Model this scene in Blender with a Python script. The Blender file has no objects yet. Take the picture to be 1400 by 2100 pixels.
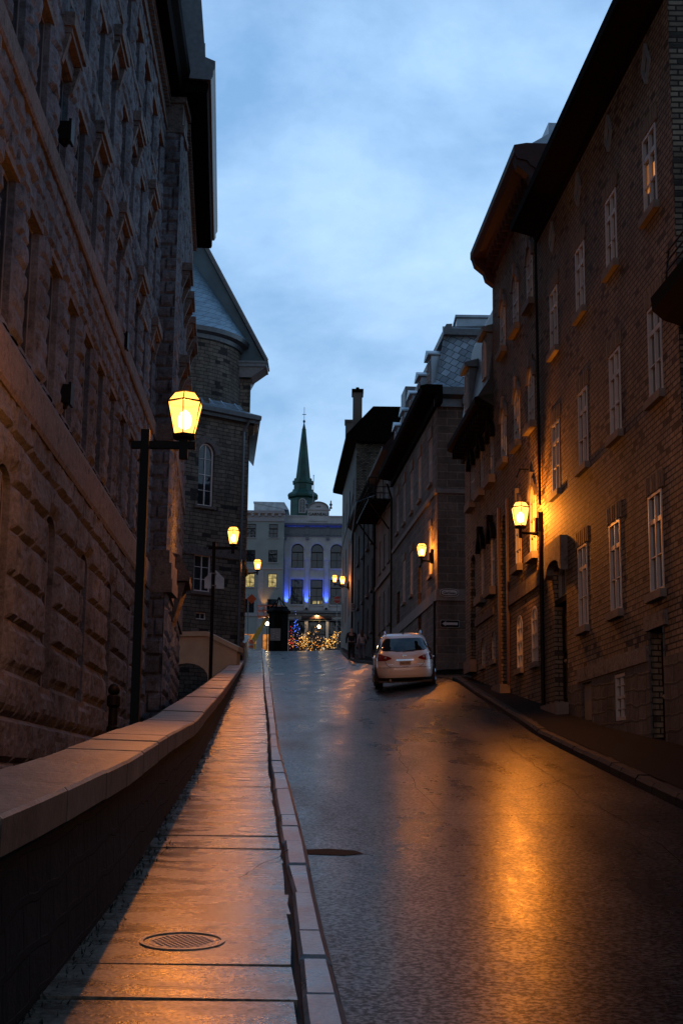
import bpy, bmesh, math, random
import numpy as np
from mathutils import Vector, Matrix
random.seed(7)
R = math.radians
D = bpy.data
SC = bpy.context.scene
COL = SC.collection

# ------------------------------------------------------------------ camera
EYE = 1.5
PITCH = math.atan(555 / 2917.0)
ROLL = 0.0122
cam = D.cameras.new('camera'); cam.sensor_fit = 'VERTICAL'; cam.sensor_height = 36; cam.sensor_width = 24
cam.lens = 2917 / 2100 * 36; cam.clip_start = 0.1; cam.clip_end = 3000
camo = D.objects.new('camera', cam); COL.objects.link(camo)
_f = Vector((0, math.cos(PITCH), math.sin(PITCH))); _u = Vector((0, -math.sin(PITCH), math.cos(PITCH))); _r = Vector((1, 0, 0))
_c, _s = math.cos(ROLL), math.sin(ROLL)
_r2 = _c * _r + _s * _u; _u2 = -_s * _r + _c * _u
_m = Matrix((_r2, _u2, -_f)).transposed().to_4x4(); _m.translation = (0, 0, EYE)
camo.matrix_world = _m
SC.camera = camo

# ------------------------------------------------------------------ dusk sky
W = D.worlds.new('World'); SC.world = W; W.use_nodes = True
nt = W.node_tree; nt.nodes.clear()
def wn(t, **k):
    n = nt.nodes.new(t)
    for a, b in k.items(): setattr(n, a, b)
    return n
wo = wn('ShaderNodeOutputWorld'); bg = wn('ShaderNodeBackground')
sky = wn('ShaderNodeTexSky', sky_type='NISHITA'); sky.sun_disc = False
SUN_EL, SUN_ROT = R(4), R(200)
sky.sun_elevation = SUN_EL; sky.sun_rotation = SUN_ROT
tc = wn('ShaderNodeTexCoord')
mp = wn('ShaderNodeMapping'); mp.inputs['Scale'].default_value = (1.0, 1.0, 1.7); mp.inputs['Rotation'].default_value = (0, R(-16), 0)
n1 = wn('ShaderNodeTexNoise'); n1.inputs['Scale'].default_value = 4.6; n1.inputs['Detail'].default_value = 8; n1.inputs['Roughness'].default_value = .58; n1.inputs['Distortion'].default_value = .15
r1 = wn('ShaderNodeValToRGB'); r1.color_ramp.elements[0].position = .35; r1.color_ramp.elements[1].position = .66
r1.color_ramp.elements[0].color = (1.6, 2.95, 4.95, 1); r1.color_ramp.elements[1].color = (3.6, 5.15, 7.2, 1)
mixc = wn('ShaderNodeMix', data_type='RGBA'); mixc.inputs[0].default_value = .86
nt.links.new(tc.outputs['Generated'], mp.inputs[0]); nt.links.new(mp.outputs[0], n1.inputs[0]); nt.links.new(n1.outputs[0], r1.inputs[0])
# elevation: paler towards the horizon, deeper towards the zenith, as an overcast dusk sky is
sepz = wn('ShaderNodeSeparateXYZ'); nt.links.new(tc.outputs['Generated'], sepz.inputs[0])
rz = wn('ShaderNodeValToRGB'); rz.color_ramp.elements[0].position = .05; rz.color_ramp.elements[1].position = .62
rz.color_ramp.elements[0].color = (1.12, 1.06, 1.0, 1); rz.color_ramp.elements[1].color = (.45, .52, .60, 1)
_e = rz.color_ramp.elements.new(.48); _e.color = (.82, .89, .95, 1); _e = rz.color_ramp.elements.new(.85); _e.color = (.44, .52, .62, 1)
nt.links.new(sepz.outputs[2], rz.inputs[0])
mul = wn('ShaderNodeMix', data_type='RGBA', blend_type='MULTIPLY'); mul.inputs[0].default_value = 1
nt.links.new(r1.outputs[0], mul.inputs[6]); nt.links.new(rz.outputs[0], mul.inputs[7])
nt.links.new(sky.outputs[0], mixc.inputs[6]); nt.links.new(mul.outputs[2], mixc.inputs[7])
# the afterglow lies up the street; overhead and behind the viewer the sky is already dark
yr = wn('ShaderNodeMapRange'); yr.inputs[1].default_value = -.6; yr.inputs[2].default_value = .6; yr.inputs[3].default_value = .42; yr.inputs[4].default_value = 1.0
nt.links.new(sepz.outputs[1], yr.inputs[0])
mul2 = wn('ShaderNodeMix', data_type='RGBA', blend_type='MULTIPLY'); mul2.inputs[0].default_value = 1
nt.links.new(mixc.outputs[2], mul2.inputs[6]); nt.links.new(yr.outputs[0], mul2.inputs[7])
nt.links.new(mul2.outputs[2], bg.inputs[0]); bg.inputs[1].default_value = .19
nt.links.new(bg.outputs[0], wo.inputs[0])
sl = D.lights.new('sun', 'SUN'); sl.energy = .03; sl.angle = R(25); sl.color = (1, .93, .85)
so = D.objects.new('sun', sl); COL.objects.link(so); so.rotation_euler = (R(86), 0, R(-20))
SC.view_settings.view_transform = 'Standard'; SC.view_settings.look = 'None'
SC.view_settings.exposure = 0; SC.view_settings.gamma = 1
SC.cycles.max_bounces = 6; SC.cycles.diffuse_bounces = 3; SC.cycles.glossy_bounces = 3; SC.cycles.transparent_max_bounces = 8
SC.cycles.use_denoising = True; SC.cycles.denoising_prefilter = 'ACCURATE'; SC.cycles.sample_clamp_indirect = .6; SC.cycles.sample_clamp_direct = 25; SC.cycles.caustics_reflective = False; SC.cycles.caustics_refractive = False

# ------------------------------------------------------------------ helpers
def at(px, py, Y):
    """a point of the photograph carried to the street distance Y (metres)"""
    x = (px - 700) / 2917.0; y = (1050 - py) / 2917.0
    x, y = _c * x - _s * y, _s * x + _c * y
    dy = math.cos(PITCH) - y * math.sin(PITCH); dz = math.sin(PITCH) + y * math.cos(PITCH)
    return Vector((x / dy * Y, Y, EYE + dz / dy * Y))

def tag(o, label=None, cat=None, group=None, kind=None):
    if label: o['label'] = label
    if cat: o['category'] = cat
    if group: o['group'] = group
    if kind: o['kind'] = kind
    return o
def wloc(o):
    v = Vector(o.location)
    while o.parent: o = o.parent; v = v + Vector(o.location)
    return v
def thing(name, label, cat, loc=(0, 0, 0), group=None, rotz=0):
    o = D.objects.new(name, None); COL.objects.link(o); o.location = loc; o.rotation_euler = (0, 0, rotz)
    o.empty_display_size = .3
    return tag(o, label, cat, group)
def link(name, me, m, parent=None, loc=(0, 0, 0), rotz=0, rot=None, smooth=False):
    o = D.objects.new(name, me); COL.objects.link(o)
    if m is not None and not me.materials: me.materials.append(m)
    if parent: o.parent = parent
    o.location = loc; o.rotation_euler = rot if rot else (0, 0, rotz)
    if smooth: me.polygons.foreach_set('use_smooth', [True] * len(me.polygons))
    return o
def mesh(name, V, Fc, uv=None):
    me = D.meshes.new(name); me.from_pydata([tuple(v) for v in V], [], [tuple(f) for f in Fc])
    me.update()
    if uv is not None:
        ul = me.uv_layers.new(name='UVMap'); li = np.zeros(len(me.loops), dtype=np.int32); me.loops.foreach_get('vertex_index', li)
        ul.data.foreach_set('uv', np.asarray(uv, dtype=np.float32)[li].ravel())
    return me
def wobj(name, V, Fc, m, parent=None, uv=None, smooth=False):
    """mesh given in world coordinates under a parent that is not rotated"""
    off = wloc(parent) if parent else Vector((0, 0, 0))
    V = [(v[0] - off.x, v[1] - off.y, v[2] - off.z) for v in V]
    return link(name, mesh(name, V, Fc, uv), m, parent, smooth=smooth)
class MB:
    """collects simple solids; coordinates are either world or local"""
    def __init__(s): s.V = []; s.F = []
    def add(s, V, Fc):
        n = len(s.V); s.V += [tuple(v) for v in V]; s.F += [tuple(i + n for i in f) for f in Fc]; return s
    def hexa(s, p):
        return s.add(p, [(0, 3, 2, 1), (4, 5, 6, 7), (0, 1, 5, 4), (1, 2, 6, 5), (2, 3, 7, 6), (3, 0, 4, 7)])
    def box(s, x0, x1, y0, y1, z0, z1):
        return s.hexa([(x0, y0, z0), (x1, y0, z0), (x1, y1, z0), (x0, y1, z0), (x0, y0, z1), (x1, y0, z1), (x1, y1, z1), (x0, y1, z1)])
    def tube(s, a, b, r0, r1=None, n=8, cap=True):
        a, b = Vector(a), Vector(b); r1 = r0 if r1 is None else r1
        d = (b - a).normalized(); u = d.orthogonal().normalized(); v = d.cross(u)
        P = []
        for c, r in ((a, r0), (b, r1)):
            for k in range(n):
                t = 2 * math.pi * k / n; P.append(c + r * (math.cos(t) * u + math.sin(t) * v))
        Fs = [(k, (k + 1) % n, n + (k + 1) % n, n + k) for k in range(n)]
        if cap: Fs += [tuple(range(n))[::-1], tuple(range(n, 2 * n))]
        return s.add(P, Fs)
    def path(s, pts, r, n=6):
        for a, b in zip(pts, pts[1:]): s.tube(a, b, r, n=n)
        return s
    def lathe(s, cx, cy, prof, n=16, ph=0.0, close=True):
        P = []
        for r, z in prof:
            for k in range(n):
                t = 2 * math.pi * k / n + ph; P.append((cx + r * math.cos(t), cy + r * math.sin(t), z))
        Fs = []
        for i in range(len(prof) - 1):
            for k in range(n): Fs.append((i * n + k, i * n + (k + 1) % n, (i + 1) * n + (k + 1) % n, (i + 1) * n + k))
        if close: Fs += [tuple(range(n))[::-1], tuple(range((len(prof) - 1) * n, len(prof) * n))]
        return s.add(P, Fs)
    def prism(s, pts, vec):
        n = len(pts); vec = Vector(vec); P = [Vector(p) for p in pts]; P2 = [p + vec for p in P]
        return s.add(P + P2, [tuple(range(n))[::-1], tuple(range(n, 2 * n))] + [(k, (k + 1) % n, n + (k + 1) % n, n + k) for k in range(n)])
    def w(s, name, m, parent=None, smooth=False): return wobj(name, s.V, s.F, m, parent, smooth=smooth)   # world coordinates
    def l(s, name, m, parent=None, loc=(0, 0, 0), rotz=0, smooth=False): return link(name, mesh(name, s.V, s.F), m, parent, loc, rotz, smooth=smooth)

# ------------------------------------------------------------------ materials
class NM:
    def __init__(s, name):
        s.m = D.materials.new(name); s.m.use_nodes = True; s.t = s.m.node_tree; s.b = s.t.nodes['Principled BSDF']
    def n(s, t, **k):
        x = s.t.nodes.new(t)
        for a, b in k.items():
            if a in x.inputs and not hasattr(x, a): x.inputs[a].default_value = b
            else:
                try: setattr(x, a, b)
                except Exception: x.inputs[a].default_value = b
        return x
    def L(s, a, b): s.t.links.new(a, b)
    def set(s, **k):
        for a, b in k.items(): s.b.inputs[a.replace('_', ' ')].default_value = b
        return s
    def noise(s, vec, scale, detail=4, rough=.55, dist=0.0):
        x = s.t.nodes.new('ShaderNodeTexNoise'); x.inputs['Scale'].default_value = scale; x.inputs['Detail'].default_value = detail
        x.inputs['Roughness'].default_value = rough; x.inputs['Distortion'].default_value = dist
        if vec is not None: s.L(vec, x.inputs['Vector'])
        return x.outputs[0]
    def ramp(s, fac, stops):
        x = s.t.nodes.new('ShaderNodeValToRGB'); e = x.color_ramp.elements
        while len(e) < len(stops): e.new(.5)
        for i, (p, c) in enumerate(stops): e[i].position = p; e[i].color = (c[0], c[1], c[2], 1) if not isinstance(c, (int, float)) else (c, c, c, 1)
        s.L(fac, x.inputs[0]); return x.outputs[0]
    def mix(s, fac, a, b, mode='MIX'):
        x = s.t.nodes.new('ShaderNodeMix'); x.data_type = 'RGBA'; x.blend_type = mode
        for sock, v in ((x.inputs[0], fac), (x.inputs[6], a), (x.inputs[7], b)):
            if isinstance(v, (int, float)): sock.default_value = v
            elif isinstance(v, tuple): sock.default_value = (v[0], v[1], v[2], 1)
            else: s.L(v, sock)
        return x.outputs[2]
    def math(s, op, a, b=0.0):
        x = s.t.nodes.new('ShaderNodeMath'); x.operation = op
        for sock, v in ((x.inputs[0], a), (x.inputs[1], b)):
            if isinstance(v, (int, float)): sock.default_value = v
            else: s.L(v, sock)
        return x.outputs[0]
    def bump(s, h, strength=.5, dist=.02, prev=None):
        x = s.t.nodes.new('ShaderNodeBump'); x.inputs['Strength'].default_value = strength; x.inputs['Distance'].default_value = dist
        s.L(h, x.inputs['Height'])
        if prev is not None: s.L(prev, x.inputs['Normal'])
        return x.outputs[0]
    def pos(s): return s.t.nodes.new('ShaderNodeNewGeometry').outputs['Position']
    def obj(s): return s.t.nodes.new('ShaderNodeTexCoord').outputs['Object']
    def uv(s): return s.t.nodes.new('ShaderNodeTexCoord').outputs['UV']
    def col(s, c): s.L(c, s.b.inputs['Base Color'])
    def nor(s, c): s.L(c, s.b.inputs['Normal'])

def plain(name, c, rough=.6, metal=0.0, var=.25, scale=6, bump=.0, spec=.5, coat=0.0):
    q = NM(name); q.set(Roughness=rough, Metallic=metal); q.b.inputs['Specular IOR Level'].default_value = spec
    if coat: q.b.inputs['Coat Weight'].default_value = coat; q.b.inputs['Coat Roughness'].default_value = .04
    p = q.obj(); f = q.noise(p, scale, 5)
    q.col(q.ramp(f, [(.3, tuple(x * (1 - var) for x in c)), (.7, tuple(min(1, x * (1 + var)) for x in c))]))
    if bump: q.nor(q.bump(q.noise(p, scale * 8, 4), bump, .01))
    return q.m
def emit(name, c, s, sampling=False):
    q = NM(name); q.set(Roughness=.5); q.b.inputs['Base Color'].default_value = (.02, .02, .02, 1)
    q.b.inputs['Emission Color'].default_value = (*c, 1); q.b.inputs['Emission Strength'].default_value = s
    if not sampling: q.m.cycles.emission_sampling = 'NONE'
    return q.m
def masonry(name, c1, c2, mortar, bw, bh, ms, warp=.0, bump=.6, rock=.0, dark=None, stain=.35, rough=.85, big=1.0, tone=None):
    """courses of brick or stone laid out in metres on the wall's own UV map"""
    q = NM(name); q.set(Roughness=rough); q.b.inputs['Specular IOR Level'].default_value = .25
    uv = q.uv(); v = uv
    if warp:
        nz = q.n('ShaderNodeTexNoise'); nz.inputs['Scale'].default_value = 1.6; q.L(uv, nz.inputs['Vector'])
        va = q.n('ShaderNodeVectorMath', operation='MULTIPLY_ADD'); q.L(nz.outputs['Color'], va.inputs[0]); va.inputs[1].default_value = (warp, warp, 0); q.L(uv, va.inputs[2]); v = va.outputs[0]
    b = q.n('ShaderNodeTexBrick'); q.L(v, b.inputs['Vector'])
    b.inputs['Scale'].default_value = 1; b.inputs['Brick Width'].default_value = bw; b.inputs['Row Height'].default_value = bh
    b.inputs['Mortar Size'].default_value = ms; b.inputs['Mortar Smooth'].default_value = .3; b.inputs['Bias'].default_value = -.1
    b.inputs['Color1'].default_value = (*c1, 1); b.inputs['Color2'].default_value = (*c2, 1); b.inputs['Mortar'].default_value = (*mortar, 1)
    if warp: b.squash = .7; b.squash_frequency = 3; b.offset_frequency = 2
    c = b.outputs['Color']
    if dark:   # a few blackened stones, and patches of another tone
        b2 = q.n('ShaderNodeTexBrick'); q.L(v, b2.inputs['Vector'])
        for k in ('Scale', 'Brick Width', 'Row Height', 'Mortar Size'): b2.inputs[k].default_value = b.inputs[k].default_value
        b2.inputs['Color1'].default_value = (0, 0, 0, 1); b2.inputs['Color2'].default_value = (1, 1, 1, 1); b2.inputs['Mortar'].default_value = (1, 1, 1, 1); b2.inputs['Bias'].default_value = 0
        if warp: b2.squash = .7; b2.squash_frequency = 3; b2.offset_frequency = 2
        k = q.ramp(b2.outputs['Color'], [(.06, 1.0), (.12, 0.0)]); c = q.mix(k, c, dark)
    n1 = q.noise(uv, .55 * big, 5, .6); n2 = q.noise(uv, 9, 4, .6)
    c = q.mix(1.0, c, q.ramp(n1, [(.3, 1 - stain), (.7, 1 + stain * .6)]), 'MULTIPLY')
    c = q.mix(.5, c, q.ramp(n2, [(.25, .55), (.75, 1.4)]), 'MULTIPLY')
    st = q.n('ShaderNodeMapping'); st.inputs['Scale'].default_value = (2.2, .22, 1); q.L(uv, st.inputs[0])
    c = q.mix(.55, c, q.ramp(q.noise(st.outputs[0], 1.0, 5, .65), [(.34, .5), (.62, 1.25)]), 'MULTIPLY')
    q.col(c)
    inv = q.math('SUBTRACT', 1.0, b.outputs['Fac'])
    h = inv
    if rock:
        rk = q.math('MULTIPLY', q.noise(uv, 5.0, 6, .62), rock); h = q.math('MULTIPLY', q.math('ADD', inv, rk), inv)
    nn = q.bump(h, bump, .03); q.nor(q.bump(q.noise(uv, 38, 3), .35, .006, nn))
    return q.m

def rock_mat(name, c, rough=.9, stain=.5, s1=.5, k=1.0):
    q = NM(name); q.set(Roughness=rough); q.b.inputs['Specular IOR Level'].default_value = .2
    p = q.pos(); a = q.noise(p, s1, 5, .6); b_ = q.noise(p, 4.5, 6, .65); d = q.noise(p, 16, 5, .7)
    cc = q.ramp(a, [(.3, tuple(x * (1 - stain) for x in c)), (.7, tuple(x * 1.25 for x in c))])
    cc = q.mix(1.0, cc, q.ramp(b_, [(.30, .38), (.46, .95), (.75, 1.25)]), 'MULTIPLY')
    q.col(q.mix(1.0, cc, q.ramp(d, [(.25, .6), (.7, 1.25)]), 'MULTIPLY'))
    q.nor(q.bump(d, .7 * k, .03 * k, q.bump(b_, .6 * k, .06 * k)))
    return q.m
M = {}
M['granite'] = rock_mat('rock faced granite', (.125, .135, .152))
M['dressed'] = rock_mat('dressed granite', (.125, .112, .104), stain=.15, s1=.3)
M['coping'] = rock_mat('coping stone', (.17, .102, .066), rough=.45, stain=.5, s1=2.2, k=.5); M['coping'].node_tree.nodes['Principled BSDF'].inputs['Specular IOR Level'].default_value = .5
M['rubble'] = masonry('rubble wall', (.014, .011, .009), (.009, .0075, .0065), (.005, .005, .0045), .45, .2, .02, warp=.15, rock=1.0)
M['brick'] = masonry('buff brick', (.20, .155, .105), (.14, .105, .07), (.022, .018, .014), .23, .092, .012, bump=1.0, stain=.35, rough=.8, dark=(.05, .035, .025))
M['brick_side'] = masonry('weathered brick', (.20, .175, .13), (.08, .07, .055), (.02, .018, .015), .25, .09, .016, bump=.8, stain=.5, dark=(.03, .03, .025))
M['church'] = masonry('limestone rubble courses', (.185, .16, .125), (.11, .095, .078), (.035, .03, .026), .52, .20, .016, warp=.12, bump=1.0, rock=.7, dark=(.035, .032, .03), stain=.3)
M['rockface'] = masonry('rock faced sandstone courses', (.12, .095, .078), (.07, .057, .048), (.16, .13, .105), .75, .29, .022, bump=1.0, rock=3.0, stain=.35)
M['darkstone'] = masonry('grey stone render', (.085, .08, .073), (.055, .052, .048), (.04, .038, .035), .5, .24, .02, warp=.2, bump=.6, rock=1.2, stain=.5)
M['stucco'] = plain('grey painted render', (.25, .28, .27), .85, var=.12, scale=.6, bump=.15)
M['limewhite'] = plain('pale ashlar', (.44, .435, .43), .8, var=.16, scale=1.2, bump=.2)
M['ochre_wall'] = plain('pale render', (.13, .108, .088), .85, var=.25, scale=.7, bump=.25)
M['garden'] = plain('sandstone panels', (.42, .33, .22), .8, var=.14, scale=1.5, bump=.2)
M['darkwood'] = plain('dark painted eaves', (.004, .0033, .003), .8, var=.3, spec=.03)
M['redwood'] = plain('oxblood painted cornice', (.030, .009, .007), .6, var=.3, spec=.3)
M['reddoor'] = plain('oxblood door paint', (.04, .010, .007), .45, var=.3)
M['sill'] = plain('stone sill', (.13, .11, .095), .8, var=.25, scale=4, bump=.3)
M['trimwhite'] = plain('grey white cornice paint', (.30, .30, .31), .7, var=.1)
M['mattblack'] = plain('matt black boards', (.003, .003, .003), .9, var=.1, spec=.1)
M['white'] = plain('white window paint', (.34, .335, .33), .45, var=.08)
M['greyframe'] = plain('grey window paint', (.16, .16, .16), .5, var=.15)
M['blackmetal'] = plain('black painted steel', (.004, .0035, .003), .55, var=.3, spec=.12)
M['brickplain'] = plain('soldier course brick', (.13, .095, .06), .8, var=.35, scale=14, bump=.4)
M['zinc'] = plain('zinc', (.30, .37, .42), .38, metal=.75, var=.25, scale=2)
M['zincpaint'] = plain('painted metal trim', (.12, .135, .145), .45, metal=.4, var=.2)
M['copper'] = plain('green patina copper', (.008, .060, .044), .55, metal=.15, var=.45, scale=.9)
M['yellow'] = plain('yellow plant paint', (.42, .26, .03), .5, var=.15)
M['orange'] = plain('orange plastic', (.55, .10, .02), .5, var=.15)
M['bark'] = plain('bark', (.06, .045, .035), .9, var=.3, bump=.5)
M['foliage'] = plain('evergreen leaves', (.010, .014, .008), .8, var=.4, scale=12)
def shingle(name, c, bw, bh, rot=0.0, k=.35):
    q = NM(name); q.set(Roughness=.42, Metallic=.35)
    mpn = q.n('ShaderNodeMapping'); mpn.inputs['Rotation'].default_value = (0, 0, rot); q.L(q.uv(), mpn.inputs[0])
    b = q.n('ShaderNodeTexBrick'); q.L(mpn.outputs[0], b.inputs['Vector']); b.inputs['Scale'].default_value = 1
    b.inputs['Brick Width'].default_value = bw; b.inputs['Row Height'].default_value = bh; b.inputs['Mortar Size'].default_value = .012
    b.inputs['Color1'].default_value = (*[x * (1 - k) for x in c], 1); b.inputs['Color2'].default_value = (*[min(1, x * (1 + k)) for x in c], 1); b.inputs['Mortar'].default_value = (.02, .025, .03, 1)
    q.col(q.mix(.6, b.outputs['Color'], q.ramp(q.noise(q.uv(), 1.3, 4), [(.3, .6), (.7, 1.2)]), 'MULTIPLY'))
    q.nor(q.bump(q.math('SUBTRACT', 1.0, b.outputs['Fac']), .8, .02)); return q.m
M['shingle'] = shingle('tin shingles', (.34, .40, .44), .30, .30, R(28))
M['slate'] = shingle('tin tiled roof', (.26, .38, .46), .55, .42, 0.0, .08)
M['slatedark'] = plain('blue-black gable cladding', (.05, .085, .105), .4, metal=.5, var=.3, scale=.8)
def glass(name, c=(.012, .016, .02), rough=.06):
    q = NM(name); q.set(Roughness=rough); q.b.inputs['Base Color'].default_value = (*c, 1); q.b.inputs['Specular IOR Level'].default_value = .9
    q.nor(q.bump(q.noise(q.pos(), 1.5, 2), .25, .06)); return q.m
M['glass'] = glass('window glass')
M['glass_dark'] = glass('dark recessed glass', (.004, .005, .007), .12); M['glass_dark'].node_tree.nodes['Principled BSDF'].inputs['Specular IOR Level'].default_value = .3
M['whitebright'] = plain('fresh white window paint', (.66, .65, .63), .45, var=.06)
M['glass_blind'] = plain('window with drawn blind', (.13, .135, .14), .12, var=.5, scale=1.5, spec=.9)
M['carglass'] = glass('car glass', (.006, .007, .009), .03)
def curtain_lit(name, c, s):
    q = NM(name); q.set(Roughness=.15); q.b.inputs['Base Color'].default_value = (.05, .04, .03, 1)
    f = q.ramp(q.noise(q.obj(), 2.5, 2), [(.35, .25), (.6, 1.0)]); q.L(q.mix(1.0, f, c, 'MULTIPLY'), q.b.inputs['Emission Color']); q.b.inputs['Emission Strength'].default_value = s
    q.m.cycles.emission_sampling = 'NONE'; return q.m
M['lit_orange'] = curtain_lit('lit curtain', (1.0, .33, .05), .75)
M['lit_yellow'] = curtain_lit('lit room', (1.0, .78, .30), .55)
# wet asphalt, wet concrete, granite kerb
q = NM('wet asphalt'); p = q.pos(); q.b.inputs['Specular IOR Level'].default_value = .07
a = q.noise(p, .35, 4, .6); g = q.noise(p, 26, 3, .7); g2 = q.noise(p, 5, 5, .65)
mpn = q.n('ShaderNodeMapping'); mpn.inputs['Scale'].default_value = (1.2, .22, 1); q.L(p, mpn.inputs[0]); tr = q.noise(mpn.outputs[0], 1.1, 5, .6)
sp = q.noise(p, 34, 2, .6); spk = q.ramp(sp, [(.55, 0.0), (.63, 1.0)])
base = q.mix(.7, q.ramp(a, [(.3, (.0035, .003, .003)), (.7, (.010, .009, .009))]), q.ramp(g, [(.3, .4), (.7, 1.7)]), 'MULTIPLY')
q.col(q.mix(q.math('MULTIPLY', spk, q.ramp(tr, [(.35, .35), (.65, 1.0)])), base, (.055, .045, .040)))
q.L(q.math('MULTIPLY', q.ramp(sp, [(.43, .15), (.60, 1.0)]), .14), q.b.inputs['Specular IOR Level'])
q.L(q.ramp(q.math('ADD', q.math('MULTIPLY', tr, .75), q.math('MULTIPLY', g2, .25)), [(.36, .23), (.64, .39)]), q.b.inputs['Roughness'])
q.nor(q.bump(g, .30, .004, q.bump(g2, .08, .006))); M['asphalt'] = q.m
q = NM('wet concrete'); p = q.pos(); q.b.inputs['Specular IOR Level'].default_value = .42
mpn = q.n('ShaderNodeMapping'); mpn.inputs['Scale'].default_value = (1.0, 1.7, 1); q.L(p, mpn.inputs[0])
a = q.noise(p, .9, 5, .6); br = q.noise(mpn.outputs[0], 2.6, 5, .62); g = q.noise(p, 60, 3, .6)
cc = q.mix(.7, q.ramp(a, [(.3, (.10, .075, .052)), (.7, (.20, .155, .11))]), q.ramp(br, [(.32, .35), (.56, 1.15)]), 'MULTIPLY')
q.col(q.mix(.8, cc, q.ramp(q.noise(p, 30, 3, .65), [(.36, .35), (.62, 1.4)]), 'MULTIPLY'))
q.L(q.ramp(br, [(.32, .18), (.62, .33)]), q.b.inputs['Roughness'])
q.L(q.math('MULTIPLY', q.ramp(q.noise(p, 38, 2, .6), [(.40, .25), (.60, 1.0)]), .60), q.b.inputs['Specular IOR Level'])
q.nor(q.bump(g, .30, .005, q.bump(br, .12, .008))); M['concrete'] = q.m
q = NM('kerb granite'); p = q.pos(); g = q.noise(p, 30, 4, .6); a = q.noise(p, 2.2, 3)
q.col(q.mix(.6, q.ramp(a, [(.3, (.12, .115, .115)), (.7, (.24, .225, .22))]), q.ramp(g, [(.3, .5), (.7, 1.5)]), 'MULTIPLY'))
q.L(q.ramp(a, [(.3, .25), (.7, .45)]), q.b.inputs['Roughness']); q.nor(q.bump(g, .4, .008)); M['kerb'] = q.m
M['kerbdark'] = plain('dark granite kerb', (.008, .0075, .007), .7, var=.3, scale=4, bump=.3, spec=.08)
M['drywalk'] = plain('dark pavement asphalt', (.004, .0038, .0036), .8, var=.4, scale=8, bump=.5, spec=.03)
M['tar'] = plain('tar seam', (.003, .003, .003), .75, var=.2, spec=.05)
M['dirt'] = plain('dark wet joint', (.008, .007, .006), .9, var=.3)
M['paint'] = plain('worn road paint', (.55, .52, .46), .5, var=.35, scale=14)
M['iron'] = plain('cast iron', (.20, .155, .11), .34, metal=.0, var=.3, bump=.3)
# lantern: pane that glows and lets the lamp's light out
q = NM('lantern pane'); t = q.t; tr_ = t.nodes.new('ShaderNodeBsdfTransparent'); em = t.nodes.new('ShaderNodeEmission'); mx = t.nodes.new('ShaderNodeMixShader')
em.inputs[0].default_value = (1, .42, .075, 1); em.inputs[1].default_value = 5; mx.inputs[0].default_value = .55; tr_.inputs[0].default_value = (1, .9, .75, 1)
q.L(tr_.outputs[0], mx.inputs[1]); q.L(em.outputs[0], mx.inputs[2]); q.L(mx.outputs[0], t.nodes['Material Output'].inputs[0]); q.m.cycles.emission_sampling = 'NONE'; M['pane_lit'] = q.m
q = NM('lamp bulb'); t = q.t; tr_ = t.nodes.new('ShaderNodeBsdfTransparent'); em = t.nodes.new('ShaderNodeEmission'); mx = t.nodes.new('ShaderNodeMixShader')
em.inputs[0].default_value = (1, .62, .22, 1); em.inputs[1].default_value = 40; mx.inputs[0].default_value = .5
q.L(tr_.outputs[0], mx.inputs[1]); q.L(em.outputs[0], mx.inputs[2]); q.L(mx.outputs[0], t.nodes['Material Output'].inputs[0]); q.m.cycles.emission_sampling = 'NONE'; M['bulb'] = q.m
# ------------------------------------------------------------------ ground profile of the hill
def interp(t):
    xs = [a for a, b in t]; ys = [b for a, b in t]
    return lambda v: float(np.interp(v, xs, ys))
PROF = interp([(-40, -3.9), (0, 0), (50, 4.885), (70, 6.86), (80, 7.98), (93, 9.60), (101, 10.72), (105, 11.1), (110, 11.35), (130, 12.3), (160, 13.2), (600, 14)])
GAIN = interp([(0, 0), (25, 0), (36, .30), (42, .50), (51, .45), (65, .60), (80, .50), (93, .30), (105, .12), (115, 0)])
FOOT = interp([(-10, -1.9), (0, -1.35), (3, -1.24), (6.1, -1.21), (8.4, -1.25), (11.5, -1.39), (16.2, -1.60), (23.5, -2.01), (39.4, -2.92), (55, -3.82), (70, -4.72), (93, -5.95), (105, -6.65), (112, -7.0)])
CRACK = interp([(-10, .9), (0, .25), (3, .02), (6.65, -.17), (9.27, -.31), (11, -.43), (16.7, -.79), (26.2, -1.30), (39.4, -2.06), (70, -3.74), (93, -5.05), (105, -5.80), (112, -6.2)])
KERBL = interp([(-10, 1.2), (0, .52), (3, .25), (6.15, .05), (8.15, -.08), (10.8, -.22), (15, -.48), (20.5, -.83), (39.4, -1.82), (70, -3.44), (93, -4.80), (105, -5.55), (112, -5.95)])
KERBR = interp([(-10, 3.4), (18.6, 3.43), (28.6, 3.5), (36, 3.46), (41, 3.44), (46, 3.3), (50, 2.62), (55, 2.15), (65, 1.33), (70, .92), (77, .45), (90, .2), (101, .0), (105, -.6), (108, -1.6)])
RT = .13
def gz(X, Y):
    a, b = KERBL(Y), KERBR(Y); t = min(1, max(0, (X - a) / max(.5, b - a))); t = t ** 2.2
    return PROF(Y) + GAIN(Y) * t
def wallR(Y):   # foot of the right-hand house fronts
    if Y < 42: return 6.1 - .0566 * Y
    if Y < 51: return 9.0
    if Y < 84.5: return 7.32 - .0752 * Y
    return 5.466 - .0519 * Y
def strip(name, ys, fL, fR, fz, m, n=2, label=None, kind='structure', parent=None):
    V, Fc = [], []
    for Y in ys:
        a, b = fL(Y), fR(Y)
        for k in range(n):
            X = a + (b - a) * k / (n - 1); V.append((X, Y, fz(X, Y)))
    for i in range(len(ys) - 1):
        for k in range(n - 1): Fc.append((i * n + k, i * n + k + 1, (i + 1) * n + k + 1, (i + 1) * n + k))
    o = wobj(name, V, Fc, m, parent); 
    if not parent: tag(o, kind=kind)
    return o
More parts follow.
